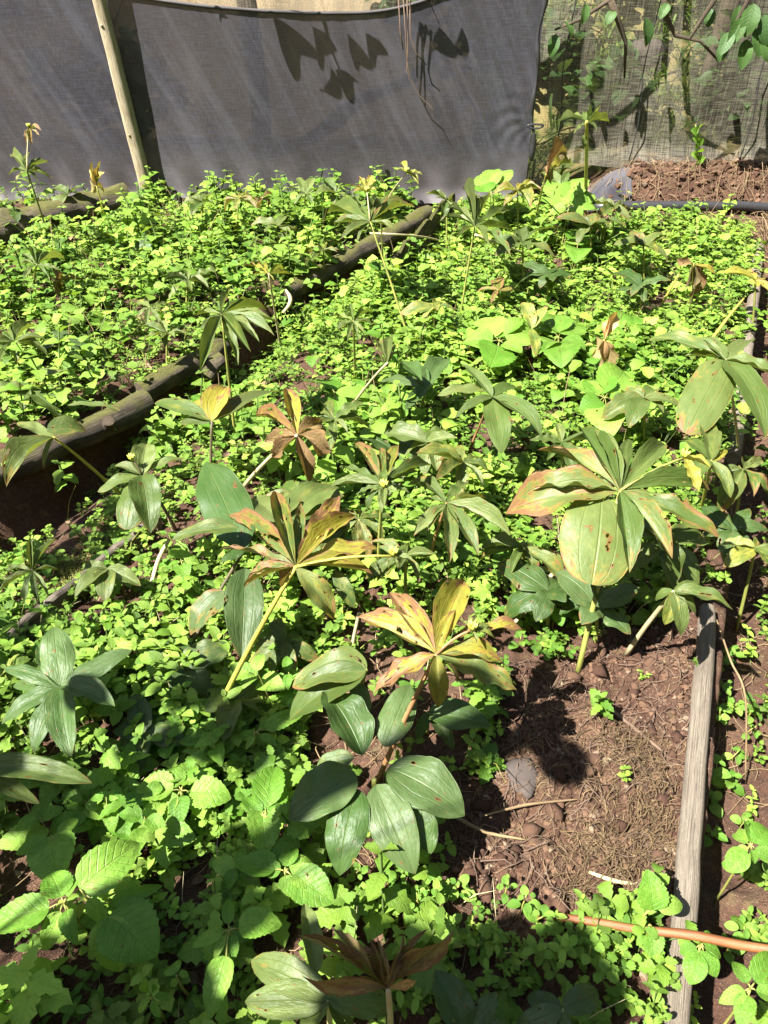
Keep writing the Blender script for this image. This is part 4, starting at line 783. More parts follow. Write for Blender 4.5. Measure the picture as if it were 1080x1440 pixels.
strand('dry_stick', 'pale straw lying across the middle of the bare soil', 'stick', [gz(680, 1150, .014), gz(740, 1138, .018), gz(810, 1134, .014)], [.002, .003, .0015], 'straw', 7)
strand('cut_cane', 'pale cut cane leaning under the tall pale herb', 'cane', [gz(722, 880, .0), at(750, 840, .08), at(790, 792, .17)], [.006, .006, .005], 'stem_pale', 8)
strand('cut_cane', 'pale cut stem leaning beside the left plank', 'cane', [gz(208, 842, .0), at(222, 790, .07), at(238, 758, .12)], [.006, .006, .005], 'stem_pale', 8)
strand('cut_cane', 'thin grey stem under the brown edged hanging leaf', 'cane', [gz(234, 955, .0), at(250, 925, .07), at(265, 895, .12)], [.004, .004, .0035], 'stem_pale', 8)
strand('cut_cane', 'white stem between the russet and the golden herbs', 'cane', [gz(492, 930, .0), at(498, 895, .08), at(505, 862, .16)], [.0045, .0045, .004], 'stem_pale', 8)
strand('bent_straw', 'long orange straw arching right of the pole', 'straw', [at(1008, 872, .10), at(1028, 930, .09), at(1048, 980, .06), gz(1078, 1045, .01)], [.002, .0025, .0025, .002], 'straw', 6)
strand('white_root', 'curled white root on the end of the mossy log', 'root', [at(402, 408, .13), at(408, 418, .14), at(407, 428, .13), at(398, 440, .10)], [.006, .009, .009, .006], 'stem_pale', 7)
strand('dead_stem', 'yellow stem arching over the log by the tan headed herb', 'stem', [at(520, 328, .30), at(560, 330, .28), at(600, 334, .18), gz(640, 350, .02)], [.005, .005, .005, .004], 'stem_pale', 7)
strand('dead_stem', 'pale stem pointing away under the herb at the plank head', 'stem', [at(668, 330, .32), at(700, 342, .25), gz(740, 362, .02)], [.006, .006, .005], 'stem_pale', 7)
strand('dead_stem', 'straight yellow stem in the upper right of the bed', 'stem', [gz(915, 455, .0), at(935, 420, .12), at(955, 385, .24)], [.006, .005, .004], 'stem_yellow', 7)
strand('dead_stem', 'bare pale stem above the silvery leaved herb', 'stem', [at(1000, 478, .36), at(1025, 445, .40), at(1046, 420, .42)], [.005, .005, .004], 'stem_yellow', 7)
r = np.random.default_rng(5); V, F, L = leaf_geo(P_round, nu=2, nv=2)
def rock(name, label, p, s, seed):
    import bmesh
    bm = bmesh.new(); bmesh.ops.create_icosphere(bm, subdivisions=3, radius=1)
    for v in bm.verts:
        d = v.co.copy(); k = 1 + .55 * float(fbm(d.x * 1.3 + seed, d.y * 1.3 + d.z * 1.1, seed)) + .55 * float(fbm(d.x * 3.3, d.y * 3.3 + d.z * 3, seed + 5, 3))
        v.co = Vector((d.x * s[0], d.y * s[1], d.z * s[2])) * k
    me = bpy.data.meshes.new(name); bm.to_mesh(me); bm.free(); me.polygons.foreach_set('use_smooth', np.ones(len(me.polygons), bool))
    o = obj(name, me, M['stone'], label=label, cat='stone'); o.location = p; return o
rock('stone', 'flat grey stone on the bare soil under the golden herb', gz(735, 1095, .002), (.034, .044, .015), 3)
for k, (x, y, s) in enumerate([(1.72, 6.3, .2), (1.95, 6.5, .16), (1.5, 6.6, .12), (2.9, 6.9, .2)]):
    o = rock('stone', ['larger pale stone behind the thin net, just right of the seam', 'pale stone beside the larger one behind the thin net', 'smallest pale stone far left behind the thin net', 'pale stone behind the thin net near its right end'][k], (x, y, tz(x, y) + .05), (s, s * .8, s * .6), 20 + k); o['group'] = 'pale stones behind the thin net'

# dry vine hanging on the dark net
t = thing('dry_vine', 'thin dry vine stems hanging down the dark net near its top', 'vine', aty(570, 20, NETY - .05)); o0 = t.location
def netp(px, py, d=.03): return aty(px, py, NETY - d) - o0
for k, pl in enumerate([[(566, -20), (570, 40), (572, 80), (576, 110), (590, 135), (606, 150), (614, 166)], [(576, -20), (577, 50), (585, 75), (600, 92)], [(560, -10), (563, 45), (567, 70)], [(572, -20), (574, 60), (572, 100), (580, 118)]]):
    obj('vine_stem', tube_mesh('vine_stem', [netp(*p, .03 + .012 * math.sin(i + k)) for i, p in enumerate(pl)], [.0045, .004, .0035, .003, .0026, .0024, .002][:len(pl)], 6), M['root'], t)
# climbing weed on the thin net
t = thing('climbing_weed', 'green climbing weed growing up from the earth bank in front of the thin net', 'climber', aty(980, 245, 5.22)); o0 = t.location
obj('stem', tube_mesh('stem', [aty(982, 245, 5.22) - o0, aty(984, 215, 5.25) - o0, aty(978, 175, 5.28) - o0], [.006, .005, .003], 6), M['stem_green'], t)
for (px, py) in [(968, 182), (984, 178), (974, 194), (988, 196), (968, 215), (986, 210), (980, 228), (990, 222), (972, 235), (978, 205)]:
    b = aty(981, py + 4, 5.25) - o0; tp = aty(px, py, 5.20) - o0
    ob = obj('leaf', random.choice(SETS['weed']), None, t, color=(.1, 0, .5, 1)); d = (tp - b).normalized() * .07; orient(ob, b, b + d, .85, (0, -1, .4))

# ------------------------------------------------------------------ trees behind the net whose boughs reach over it
TREE_LEAVES = leaf_set('tree_leaf', leaf_mat('tree_leaf', (.035, .085, .02), (.07, .14, .03), pinnate=True, trans=.3), P_ell, 4, 77, nu=8, nv=4, arch=(.02, .1), fold=(.1, .3), wave=(.005, .02), tip=(0, .1))
def tree(label, base, limbs, tips, name='broadleaf_tree', r0=.022, normal=None):
    b = Vector(base); t = thing(name, label, 'tree', b)
    obj('trunk', tube_mesh('trunk', [Vector((.03 * math.sin(k), .03 * math.cos(k * 1.3), k * .3)) - (Vector((0, 0, .3)) if k == 0 else Vector()) for k in range(13)], np.linspace(.07, .035, 13), 10, wob=.2), M['bark'], t)
    for pl in limbs: obj('bough', tube_mesh('bough', [Vector(p) - b for p in pl], np.linspace(r0, r0 * .27, len(pl)), 7, wob=.15), M['bark'], t)
    for (bp, tp, w) in tips:
        ob = obj('leaf', random.choice(TREE_LEAVES), None, t, color=(.0, .05, .5, 1)); orient(ob, Vector(bp) - b, Vector(tp) - b, w, normal or (U(-.4, .4), -.6, .8))
def shade_at(px, py, d):           # a point d metres up the sun ray from a spot on the net
    p = aty(px, py, NETY); return p + sun_dir * d
L1 = []
for (px, py, qx, qy, w, d) in [(385, 25, 425, 78, .8, .55), (430, 22, 450, 70, .7, .6), (478, 28, 498, 78, .45, .6), (500, 20, 524, 66, .55, .62), (455, 78, 452, 132, .4, .6), (462, 82, 496, 112, .55, .58), (600, 0, 596, 42, .9, .5), (575, 0, 580, 20, .8, .5), (630, -5, 612, 30, .6, .5), (312, 20, 320, 38, .6, .5)]:
    L1.append((shade_at(px, py, d), shade_at(qx, qy, d * .97), w))
c1 = shade_at(450, 20, .62); c2 = shade_at(600, -5, .55)
tree('slender tree behind the dark net with a leafy bough over its top edge', (-.9, 5.9, tz(-.9, 5.9)), [[(-.9, 5.9, 2.6), (-.75, 5.3, 2.2), tuple(shade_at(400, 5, .6)), tuple(c1)], [(-.9, 5.9, 2.9), (-.5, 5.3, 2.4), tuple(c2)], [tuple(c1), tuple(shade_at(460, 60, .6)), tuple(shade_at(475, 100, .59))]], L1, r0=.010, normal=(0, -1, .15))
L2 = []; R2 = np.random.default_rng(3)
def fr(px, py, y): return tuple(aty(px, py, y))
for (px, py, y, sz) in [(1045, 25, 5.0, .17), (1062, 40, 5.0, .16), (1030, 45, 4.98, .14), (1050, 55, 5.02, .15), (1075, 20, 5.0, .17), (1060, 5, 5.0, .16), (1040, 8, 5.03, .14), (1078, 50, 5.0, .14), (1020, 60, 5.02, .1), (908, 25, 5.15, .15), (865, 15, 5.15, .1), (782, 48, 5.15, .12), (796, 30, 5.15, .1), (1000, 12, 5.1, .09), (940, 5, 5.1, .1), (825, 5, 5.1, .1)]:
    b = Vector(fr(px, py, y)); a = R2.uniform(-2.4, -.7); L2.append((b, b + Vector((math.cos(a) * sz * .6, -.25 * sz, math.sin(a) * sz)), R2.uniform(.5, .75)))
tree('broad tree behind the thin net with dark hanging boughs', (2.35, 6.2, tz(2.35, 6.2)), [
    [(2.35, 6.2, 2.6), (2.2, 5.4, 2.0), fr(1050, -60, 5.0), fr(1052, 0, 5.0), fr(1030, 40, 5.0), fr(1022, 75, 5.0)],
    [(2.35, 6.2, 2.2), (1.7, 5.5, 1.7), fr(900, -40, 5.15), fr(858, 0, 5.15), fr(815, 28, 5.15), fr(780, 42, 5.15)],
    [(2.35, 6.2, 2.4), fr(930, -60, 5.12), fr(935, 20, 5.12), fr(950, 50, 5.12), fr(985, 58, 5.12), fr(1010, 85, 5.12)],
    [fr(858, 0, 5.15), fr(870, 30, 5.18), fr(880, 60, 5.2), fr(878, 110, 5.22)], [fr(1000, -50, 5.05), fr(1005, 0, 5.05), fr(985, 30, 5.05), fr(970, 55, 5.05)]], L2)
SHADE = [(255, 985), (300, 975), (345, 1000), (390, 1000), (300, 1040), (360, 1050), (200, 1000), (240, 1050), (300, 1190), (340, 1240), (290, 1240), (350, 1290), (90, 1350), (130, 1390), (180, 1340), (60, 1390), (240, 1400), (110, 1440), (180, 1440), (290, 1400), (320, 1440), (90, 1210), (70, 1180), (200, 1310), (230, 1290),
    (560, 1340), (620, 1380), (680, 1340), (720, 1390), (640, 1430), (780, 1350), (830, 1400), (760, 1430), (560, 1420), (700, 1440), (740, 1330), (770, 1060), (740, 1030), (20, 700), (60, 690), (100, 675), (40, 735), (90, 725), (10, 770), (70, 765), (130, 695), (145, 650), (-30, 720), (40, 645), (100, 620), (150, 600), (0, 670), (70, 635), (180, 585), (120, 650), (30, 880), (60, 1090), (130, 1110), (20, 1120)]
SH = []; limbs = []; stem_top = Vector((-1.75, -.35, 1.75))  # added out of view: leaves set up the sun rays to shade chosen ground spots
for k, (px, py) in enumerate(SHADE):
    g = at(px + U(-10, 10), py + U(-8, 8), .09); hgt = U(1.55, 1.95); c = g + sun_dir * (hgt / sun_dir.z); a = U(0, 6.28); s = U(.11, .17)
    d = Vector((math.cos(a), math.sin(a), U(-.5, .2))).normalized() * s * .5; SH.append((c - d, c + d, U(.55, .8)))
    if k % 2 == 0: limbs.append([tuple(stem_top - Vector((0, 0, U(.1, .7)))), tuple(stem_top.lerp(c, .5) + Vector((0, 0, .12))), tuple(c - d)])
tree('leafy sapling added out of view at left to shade the near bed', (-1.8, -.35, tz(-1.8, -.35)), limbs, SH, 'sunblocker', r0=.005, normal=tuple(sun_dir))
# bushes on the hillside, dim behind the nets
def bush(label, x, y, r, n, seed):
    rr = np.random.default_rng(seed); z0 = tz(x, y); t = thing('hillside_bush', label, 'bush', (x, y, z0), 'bushes on the hillside behind the nets')
    st = MB()
    for k in range(6):
        a = rr.uniform(0, 6.28); st.add(*tube([(0, 0, -.05), (math.cos(a) * r * .3, math.sin(a) * r * .3, r * .7), (math.cos(a) * r * .7, math.sin(a) * r * .7, r * 1.3)], [.015, .01, .004], 5))
    obj('stems', st.build('stems'), M['bark'], t)
    m = MB()
    for k in range(n):
        d = rr.normal(size=3); d /= np.linalg.norm(d); c = d * r * rr.uniform(.35, 1) ** .5 * (1 + .3 * math.sin(d[0] * 5 + seed)); c[2] = abs(c[2]) * 1.2 + .1
        V, F, L = LG[k % len(LG)]; a = rr.uniform(0, 6.28); s = rr.uniform(.08, .16); q = Matrix.Rotation(a, 3, 'Z') @ Matrix.Rotation(rr.uniform(-.8, .8), 3, 'Y') @ Matrix.Rotation(rr.uniform(-.6, .6), 3, 'X')
        m.add((V * [s, s * .7, s]) @ np.array(q).T + c, F, L)
    o = obj('foliage', m.build('foliage'), TREE_LEAVES[0].materials[0], t); o.color = (.15, .05, .5, 1); o['kind'] = 'stuff'
LG = [leaf_geo(P_ell, nu=4, nv=2, arch=.08, fold=.2, wave=0, seed=k) for k in range(3)]
for k, (x, y, r) in enumerate([(1.2, 6.6, .4), (3.0, 6.2, .5), (-2.2, 6.4, .5), (.3, 7.0, .5), (2.5, 7.6, .7), (-.6, 8, .7), (3.8, 8, .8), (-3.2, 7.4, .7), (1.6, 5.95, .3), (2.5, 5.9, .4), (1.9, 7.0, .6)]):
    bush(['leafy bush behind the seam between the two nets', 'leafy bush at the right end behind the thin net', 'leafy bush behind the dark net left of the post', 'leafy bush behind the middle of the dark net', 'large leafy bush up the hillside behind the thin net', 'large leafy bush up the hillside behind the dark net', 'largest leafy bush up the hillside at the far right', 'large leafy bush up the hillside at the far left', 'smallest leafy bush close behind the thin net, right of the seam', 'leafy bush close behind the middle of the thin net', 'leafy bush in the middle distance behind the thin net'][k], x, y, r, 260, k)

# ------------------------------------------------------------------ groundcover, grass, litter (uncountable)
def sprig(kind, rr, lowres):
    """one small plant: V, F, lf, ismat"""
    m = MB()
    nu, nv = ((2 if kind == 'fern' else 3), 2) if lowres else (5, 2)
    tn = 2 if lowres else 3
    def put(prof, pos, az, el, size, wd, roll=0., tooth=0., petiole=0.):
        V, F, L = leaf_geo(prof, nu=nu if not tooth else nu + tn, nv=nv, width=wd, arch=rr.uniform(.02, .12), fold=rr.uniform(.05, .35), wave=rr.uniform(0, .03), tip=rr.uniform(0, .12), tooth=tooth, nt=(nu + tn) / 2, seed=int(rr.integers(1e6)), petiole=petiole)
        L[:, 2] = rr.uniform()
        R = Matrix.Rotation(az, 3, 'Z') @ Matrix.Rotation(-el, 3, 'Y') @ Matrix.Rotation(roll, 3, 'X')
        m.add((V * size) @ np.array(R).T + pos, F, L)
    def stem(pts, r): 
        V, F, L = tube(pts, r, 3, caps=False); L[:, 0] = .02; L[:, 1] = 0; m.add(V, F, L)
    if kind == 'chick':                                     # weak stems with pairs of small oval leaves
        for k in range(rr.integers(2, 4)):
            a = rr.uniform(0, 6.28); p = np.array([rr.uniform(-.015, .015), rr.uniform(-.015, .015), 0]); pts = [p.copy()]
            lean = rr.uniform(.2, .8); b = rr.uniform(0, 6.28)
            for q in range(4):
                p = p + np.array([math.cos(a) * lean, math.sin(a) * lean, 1]) * .016 * rr.uniform(.7, 1.3); pts.append(p.copy()); b += 1.57
                s = .014 + .005 * min(q, 2) * rr.uniform(.7, 1.2)
                if q: 
                    for w in (0, math.pi): put(P_ell, p, b + w + rr.uniform(-.3, .3), rr.uniform(-.25, .5), s, rr.uniform(.42, .68), rr.uniform(-.4, .4))
            for w in (0, math.pi): put(P_ell, p + [0, 0, .003], b + 1.57 + w, rr.uniform(.2, .8), .010, .6)
            stem(pts, .0011)
    elif kind == 'nettle':                                   # upright stem, crossed pairs of toothed leaves
        h = rr.uniform(.05, .11); lean = rr.uniform(-.25, .25, 2); b = rr.uniform(0, 6.28); top = np.array([lean[0] * h, lean[1] * h, h]); stem([(0, 0, 0), top * .5, top], .0016)
        for q in range(4):
            f = 1 - q * .22; s = (.016, .030, .038, .036)[q] * rr.uniform(.8, 1.2)
            for w in (0, math.pi): put(P_ovate, top * f, b + w + rr.uniform(-.25, .25), rr.uniform(-.4, .35) + (.3 if q == 0 else 0), s, rr.uniform(.5, .75), rr.uniform(-.35, .35), tooth=.38)
            b += 1.57
    elif kind == 'round':                                    # round scalloped leaves each on a stalk from the ground
        for k in range(rr.integers(4, 7)):
            a = rr.uniform(0, 6.28); h = rr.uniform(.03, .09); d = rr.uniform(.01, .05); p = np.array([math.cos(a) * d, math.sin(a) * d, h])
            stem([(0, 0, 0), p * [.4, .4, .7], p], .001)
            put(P_round, p, a + rr.uniform(-.8, .8), rr.uniform(-.5, .3), rr.uniform(.020, .036), rr.uniform(.85, 1.1), rr.uniform(-.3, .3), tooth=.25)
    elif kind == 'trefoil':                                  # three leaflets on a stalk
        for k in range(rr.integers(4, 7)):
            a = rr.uniform(0, 6.28); h = rr.uniform(.03, .09); d = rr.uniform(.01, .05); p = np.array([math.cos(a) * d, math.sin(a) * d, h]); b = rr.uniform(0, 6.28)
            stem([(0, 0, 0), p * [.4, .4, .7], p], .001); s = rr.uniform(.016, .026)
            for w in (-2.0, 0, 2.0): put(P_obov, p, b + w, rr.uniform(-.35, .25), s, rr.uniform(.7, .9), rr.uniform(-.3, .3), tooth=.3)
    elif kind == 'fern':                                     # finely cut yellow green leaves
        for k in range(rr.integers(3, 5)):
            a = rr.uniform(0, 6.28); n = 6; L_ = rr.uniform(.05, .09); el = rr.uniform(.4, 1.0); pts = []
            for q in range(n + 1):
                f = q / n; p = np.array([math.cos(a) * L_ * f * math.cos(el * (1 - .5 * f)), math.sin(a) * L_ * f * math.cos(el * (1 - .5 * f)), L_ * f * math.sin(el) * (1.2 - .45 * f)]); pts.append(p)
                if q > 1:
                    for w in (1.1, -1.1): put(P_obov, p, a + w + rr.uniform(-.2, .2), rr.uniform(-.3, .3), .020 * (1.15 - .6 * f), .55, rr.uniform(-.3, .3))
            put(P_obov, pts[-1], a, 0, .014, .6); stem(pts, .001)
    return np.concatenate(m.V), np.concatenate(m.F), np.concatenate(m.L)
def instance(name, label, templates, pts, scale, pale, yel, bri, mat, tilt=.2):
    """pts (n,3), scale/pale/yel/bri (n,) -> ONE mesh"""
    n = len(pts); which = rng.integers(0, len(templates), n); Vs, Fs, Ls, Ts = [], [], [], []; off_ = 0
    for k, (V, F, L) in enumerate(templates):
        idx = np.nonzero(which == k)[0]; q = len(idx)
        if not q: continue
        a = rng.uniform(0, 2 * np.pi, q); tx, ty = rng.normal(0, tilt, q), rng.normal(0, tilt, q); s = scale[idx]
        ca, sa = np.cos(a), np.sin(a)
        X = V[None, :, 0] * ca[:, None] - V[None, :, 1] * sa[:, None]; Y = V[None, :, 0] * sa[:, None] + V[None, :, 1] * ca[:, None]; Zz = np.broadcast_to(V[None, :, 2], X.shape)
        X2 = X + Zz * tx[:, None]; Y2 = Y + Zz * ty[:, None]; Z2 = Zz - X * tx[:, None] * .5 - Y * ty[:, None] * .5
        W = np.stack([X2, Y2, Z2], -1) * s[:, None, None] + pts[idx][:, None, :]
        nv_ = len(V); Vs.append(W.reshape(-1, 3)); Fs.append((F[None] + (np.arange(q) * nv_)[:, None, None] + off_).reshape(-1, 4)); off_ += q * nv_
        LL = np.broadcast_to(L[None], (q, nv_, 3)).copy(); LL[..., 2] = (LL[..., 2] + rng.uniform(0, 1, q)[:, None]) % 1; Ls.append(LL.reshape(-1, 3))
        lr = L[None, :, 2]
        T = np.ones((q, nv_, 4)); T[..., 0] = np.clip(pale[idx][:, None] + (lr - .5) * .5, 0, 1); T[..., 1] = np.clip(yel[idx][:, None] * (lr > .6), 0, 1); T[..., 2] = bri[idx][:, None] * (.85 + .3 * ((lr * 7.3) % 1)); Ts.append(T.reshape(-1, 4))
    V = np.concatenate(Vs); F = np.concatenate(Fs)
    return obj(name, mesh_np(name, V, F, np.concatenate(Ls), np.concatenate(Ts)), mat, kind='stuff', label=label, cat='groundcover')
BARE = [(SOIL, .985), (gpoly((-60, 300), (180, 268), (196, 335), (-60, 385)), .72), (gpoly((-20, 1150), (330, 1150), (330, 1480), (-40, 1480)), .12), (gpoly((430, 985), (650, 985), (680, 1250), (440, 1290)), .85), (gpoly((60, 745), (190, 705), (200, 765), (130, 835), (60, 840)), .75), (gpoly((-60, 640), (150, 605), (215, 615), (130, 720), (60, 770), (-60, 790)), .8),
        (gpoly((130, 850), (230, 820), (215, 900), (110, 930)), .7), (gpoly((130, 1030), (200, 1030), (190, 1100), (120, 1080)), .75), (gpoly((270, 840), (400, 830), (420, 910), (300, 940)), .6),
        (gpoly((840, 395), (985, 400), (985, 455), (860, 450)), .6), (gpoly((1000, 285), (1120, 290), (1120, 340), (990, 335)), .5), (gpoly((430, 1270), (740, 1300), (960, 1290), (930, 1480), (420, 1480)), .15),
        (gpoly((130, 1330), (320, 1200), (400, 1330), (260, 1420), (60, 1480)), .2), (gpoly((230, 940), (420, 930), (380, 1010), (240, 1010)), .4), (gpoly((690, 850), (860, 850), (860, 930), (690, 950)), .5)]
def density(x, y):
    d = np.ones_like(x)
    for poly, k in BARE: d = np.where(inpoly(x, y, poly), d * (1 - k), d)
    dr = linedist(x, y, POL_A, POL_B); dl = linedist(x, y, LOG_A, LOG_B)
    d *= 1 - .97 * ((dr > -.03) & (dr < .13))
    d *= 1 - .05 * ((dl > -.06) & (dl < .12) & (y > 1.9))
    d *= 1 - .97 * (y > 5.06) ; d *= 1 - .93 * ((x > 1.2) & (y > 4.78 - .12 * fbm(x * 3, y, 4))) * 1.; d *= 1 - .5 * ((x > 1.0) & (y > 4.4))
    d *= .36 + 1.0 * sstep(-.20, .06, fbm(x * 3.1, y * 3.1, 91) + .5 * fbm(x * 9, y * 9, 92))
    d *= np.where(y < 1.6, .55 + .6 * sstep(-.15, .12, fbm(x * 6, y * 6, 93)), 1)
    return d
def scatter_pts(n, x0, x1, y0, y1, cond):
    x = rng.uniform(x0, x1, n); y = rng.uniform(y0, y1, n); k = (rng.uniform(0, 1, n) < density(x, y)) & cond(x, y)
    k &= np.abs(x) < .60 * y + .45                      # only the ground that can be seen, with a margin
    x, y = x[k], y[k]; return np.c_[x, y, terrain(x, y) - .004]
LEFT = lambda x, y: linedist(x, y, LOG_A, LOG_B) < -.02
MID = lambda x, y: (linedist(x, y, LOG_A, LOG_B) >= -.02) & (linedist(x, y, POL_A, POL_B) < .02)
RIGHT = lambda x, y: linedist(x, y, POL_A, POL_B) >= .02
rr = np.random.default_rng(11)
TP = {(k, lo): [sprig(k, rr, lo) for _ in range(7)] for k in ('chick', 'nettle', 'round', 'trefoil', 'fern') for lo in (True, False)}
def cover(name, label, kind, lo, n, box, cond, sc, pale, yel, bri):
    p = scatter_pts(n, *box, cond); q = len(p); cl = fbm(p[:, 0] * 2.3, p[:, 1] * 2.3, len(name) % 7 + 50)
    c2 = fbm(p[:, 0] * 1.7, p[:, 1] * 1.7, len(kind) % 5 + 20)
    return instance(name, label, TP[kind, lo], p, rng.uniform(*sc, q) * np.clip(1 + 1.9 * c2, .5, 1.9), np.clip(pale + cl * 1.2 + rng.normal(0, .15, q), 0, 1), (rng.uniform(0, 1, q) < yel) * 1., np.clip(bri * (1 + rng.normal(0, .16, q)), .2, 1), M['cover'])
NEARB = (-1.5, 1.6, .25, 1.9); FARB = (-3.4, 3.4, 1.9, 5.1)
cover('chickweed', 'low chickweed covering the near part of the bed', 'chick', False, 2700, NEARB, lambda x, y: MID(x, y), (.65, 1.35), .45, .03, .5)
cover('nettle_cover', 'small toothed weeds covering the near part of the bed', 'nettle', False, 950, NEARB, lambda x, y: MID(x, y), (.7, 1.35), .45, .03, .5)
cover('clover', 'trefoil weeds in the near part of the bed', 'trefoil', False, 420, NEARB, lambda x, y: MID(x, y), (.8, 1.2), .45, .03, .5)
cover('chickweed', 'low chickweed on the path right of the pole', 'chick', False, 4200, (.5, 2.9, .3, 4.9), lambda x, y: RIGHT(x, y), (.8, 1.4), .55, .05, .5)
cover('nettle_cover', 'small toothed weeds covering the far part of the bed', 'nettle', True, 3600, FARB, lambda x, y: MID(x, y), (.6, 2.1), .50, .04, .5)
cover('chickweed', 'low chickweed covering the far part of the bed', 'chick', True, 4600, FARB, lambda x, y: MID(x, y), (1.0, 1.5), .60, .04, .5)
cover('clover', 'trefoil weeds covering the far part of the bed', 'trefoil', True, 900, FARB, lambda x, y: MID(x, y), (1.0, 1.5), .55, .04, .5)
cover('ferny_weed', 'fine yellow green weeds covering the left bed', 'fern', True, 3000, (-3.6, .3, 1.5, 5.1), LEFT, (.8, 1.3), .70, .05, .5)
cover('clover', 'trefoil weeds covering the left bed', 'trefoil', True, 1700, (-3.6, .3, 1.5, 5.1), LEFT, (.7, 1.4), .55, .05, .5)
cover('ground_ivy', 'round leaved weeds covering the left bed', 'round', True, 700, (-3.6, .3, 1.5, 5.1), LEFT, (1.0, 1.5), .45, .05, .5)
cover('nettle_cover', 'small toothed weeds covering the left bed', 'nettle', True, 1900, (-3.6, .3, 1.5, 5.1), LEFT, (.7, 2.1), .45, .05, .5)
cover('ground_ivy', 'round leaved weeds in the far part of the bed', 'round', True, 700, FARB, lambda x, y: MID(x, y), (1.0, 1.6), .55, .04, .5)

cover('ferny_weed', 'fine yellow green weeds in the far part of the bed', 'fern', True, 1500, FARB, lambda x, y: MID(x, y), (.9, 1.4), .6, .05, .5)
cover('tall_weeds', 'taller ragged weeds at the far end of the bed before the net', 'nettle', False, 260, (-2.2, 2.0, 4.4, 5.05), lambda x, y: (MID(x, y) & (x > .4)) | ((rng.uniform(0, 1, x.shape) < .25) & (x > -1.3)), (1.1, 2.1), .35, .12, .45)
# thin dead stems and grass standing among the weeds
def upright(name, label, n, box, ln, rad, mat, seed):
    r = np.random.default_rng(seed); m = MB(); p = scatter_pts(n * 3, *box, lambda x, y: MID(x, y) | LEFT(x, y))[:n]
    for q in p:
        L_ = r.uniform(*ln); a = r.uniform(0, 6.28); l = r.uniform(.1, .9); d = np.array([math.cos(a) * l, math.sin(a) * l, 1]); d /= np.linalg.norm(d); b = r.uniform(-.3, .3, 2)
        m.add(*tube([q, q + d * L_ * .5 + [b[0] * .03, b[1] * .03, .01], q + d * L_ + [b[0] * .1, b[1] * .1, -.01]], [rad, rad * .8, rad * .3], 3, caps=False))
    return obj(name, m.build(name), M[mat], kind='stuff', label=label, cat='dead stems')
upright('dead_stems', 'thin pale dead stems standing among the far weeds', 260, (-3, 3, 2.2, 5.05), (.08, .28), .0022, 'straw', 31)
upright('dead_stems', 'thin pale dead stems among the near weeds', 220, (-1.2, .8, .35, 2.2), (.05, .16), .0011, 'stem_pale', 32)
upright('grass_stems', 'thin green stems among the weeds', 420, (-3, 3, .8, 5.05), (.07, .2), .0016, 'stem_green', 33)

# straw, roots and crumbs on the bare soil
def strands(name, label, poly, n, ln, rad, mat, rise=.01, seed=0, bunch=None):
    r = np.random.default_rng(seed); xs = [p[0] for p in poly]; ys = [p[1] for p in poly]; x = np.zeros(0); y = np.zeros(0)
    while len(x) < n:
        a, b = r.uniform(min(xs), max(xs), 4 * n), r.uniform(min(ys), max(ys), 4 * n); k = inpoly(a, b, poly)
        if bunch is not None: k &= fbm(a * 5, b * 5, bunch) > r.uniform(-.12, .14, 4 * n)
        x = np.r_[x, a[k]]; y = np.r_[y, b[k]]
    x, y = x[:n, None], y[:n, None]; a = r.uniform(0, 6.28, (n, 1)); L_ = r.uniform(*ln, (n, 1)); cv = r.uniform(-1.5, 1.5, (n, 1)); f = np.linspace(0, 1, 5)[None]
    px, py = x + np.cos(a + cv * f) * L_ * f, y + np.sin(a + cv * f) * L_ * f
    pz = terrain(px, py) + rad[1] + rise * np.sin(math.pi * f) * r.uniform(.2, 1.6, (n, 1)); P = np.stack([px, py, pz], -1)
    T = np.gradient(P, axis=1); T /= np.linalg.norm(T, axis=2, keepdims=True); A = np.cross(T, [0, 0, 1.]); A /= np.linalg.norm(A, axis=2, keepdims=True) + 1e-9; B = np.cross(A, T); rd = r.uniform(*rad, (n, 1, 1))
    V = np.stack([P + rd * (math.cos(t) * A + math.sin(t) * B) for t in (0, 2.094, 4.189)], 2); idx = np.arange(n * 15).reshape(n, 5, 3); nxt = np.roll(idx, -1, 2)
    F = np.stack([idx[:, :-1], nxt[:, :-1], nxt[:, 1:], idx[:, 1:]], -1).reshape(-1, 4)
    Lf = np.zeros((n, 5, 3, 3)); Lf[..., 0] = (np.arange(n) * .37)[:, None, None] + f[:, :, None] * L_[:, :, None]; Lf[..., 1] = np.array([0, .33, .67])
    return obj(name, mesh_np(name, V.reshape(-1, 3), F, Lf.reshape(-1, 3)), M[mat], kind='stuff', label=label, cat='litter')
strands('straw_litter', 'dry straw and moss fibres lying on the bare soil', SOIL, 420, (.015, .06), (.0004, .0010), 'straw', .008, 1, 95)
MOSS = gpoly((720, 1090), (800, 1010), (930, 1040), (950, 1200), (900, 1275), (770, 1270), (700, 1190))
strands('dead_moss', 'fuzzy patch of dead yellow brown moss and straw on the bare soil', MOSS, 800, (.012, .06), (.0003, .0009), 'moss', .022, 7, 97)
strands('dead_moss', 'mossy patch between the ditch and the left plank', gpoly((70, 745), (190, 705), (205, 760), (130, 832), (60, 838)), 1500, (.008, .035), (.0004, .0009), 'stem_green', .015, 8, 98)
strands('root_litter', 'thin dead roots lying on the bare soil', SOIL, 420, (.02, .09), (.0006, .0015), 'root', .014, 2)
strands('straw_litter', 'dry straw lying on the path right of the pole', gpoly((1010, 300), (1100, 300), (1100, 1100), (1030, 1000)), 500, (.03, .12), (.0008, .0018), 'straw', .012, 3)
bankp = [(1.3, 5.0), (3.3, 5.0), (3.3, 5.34), (1.3, 5.34)]
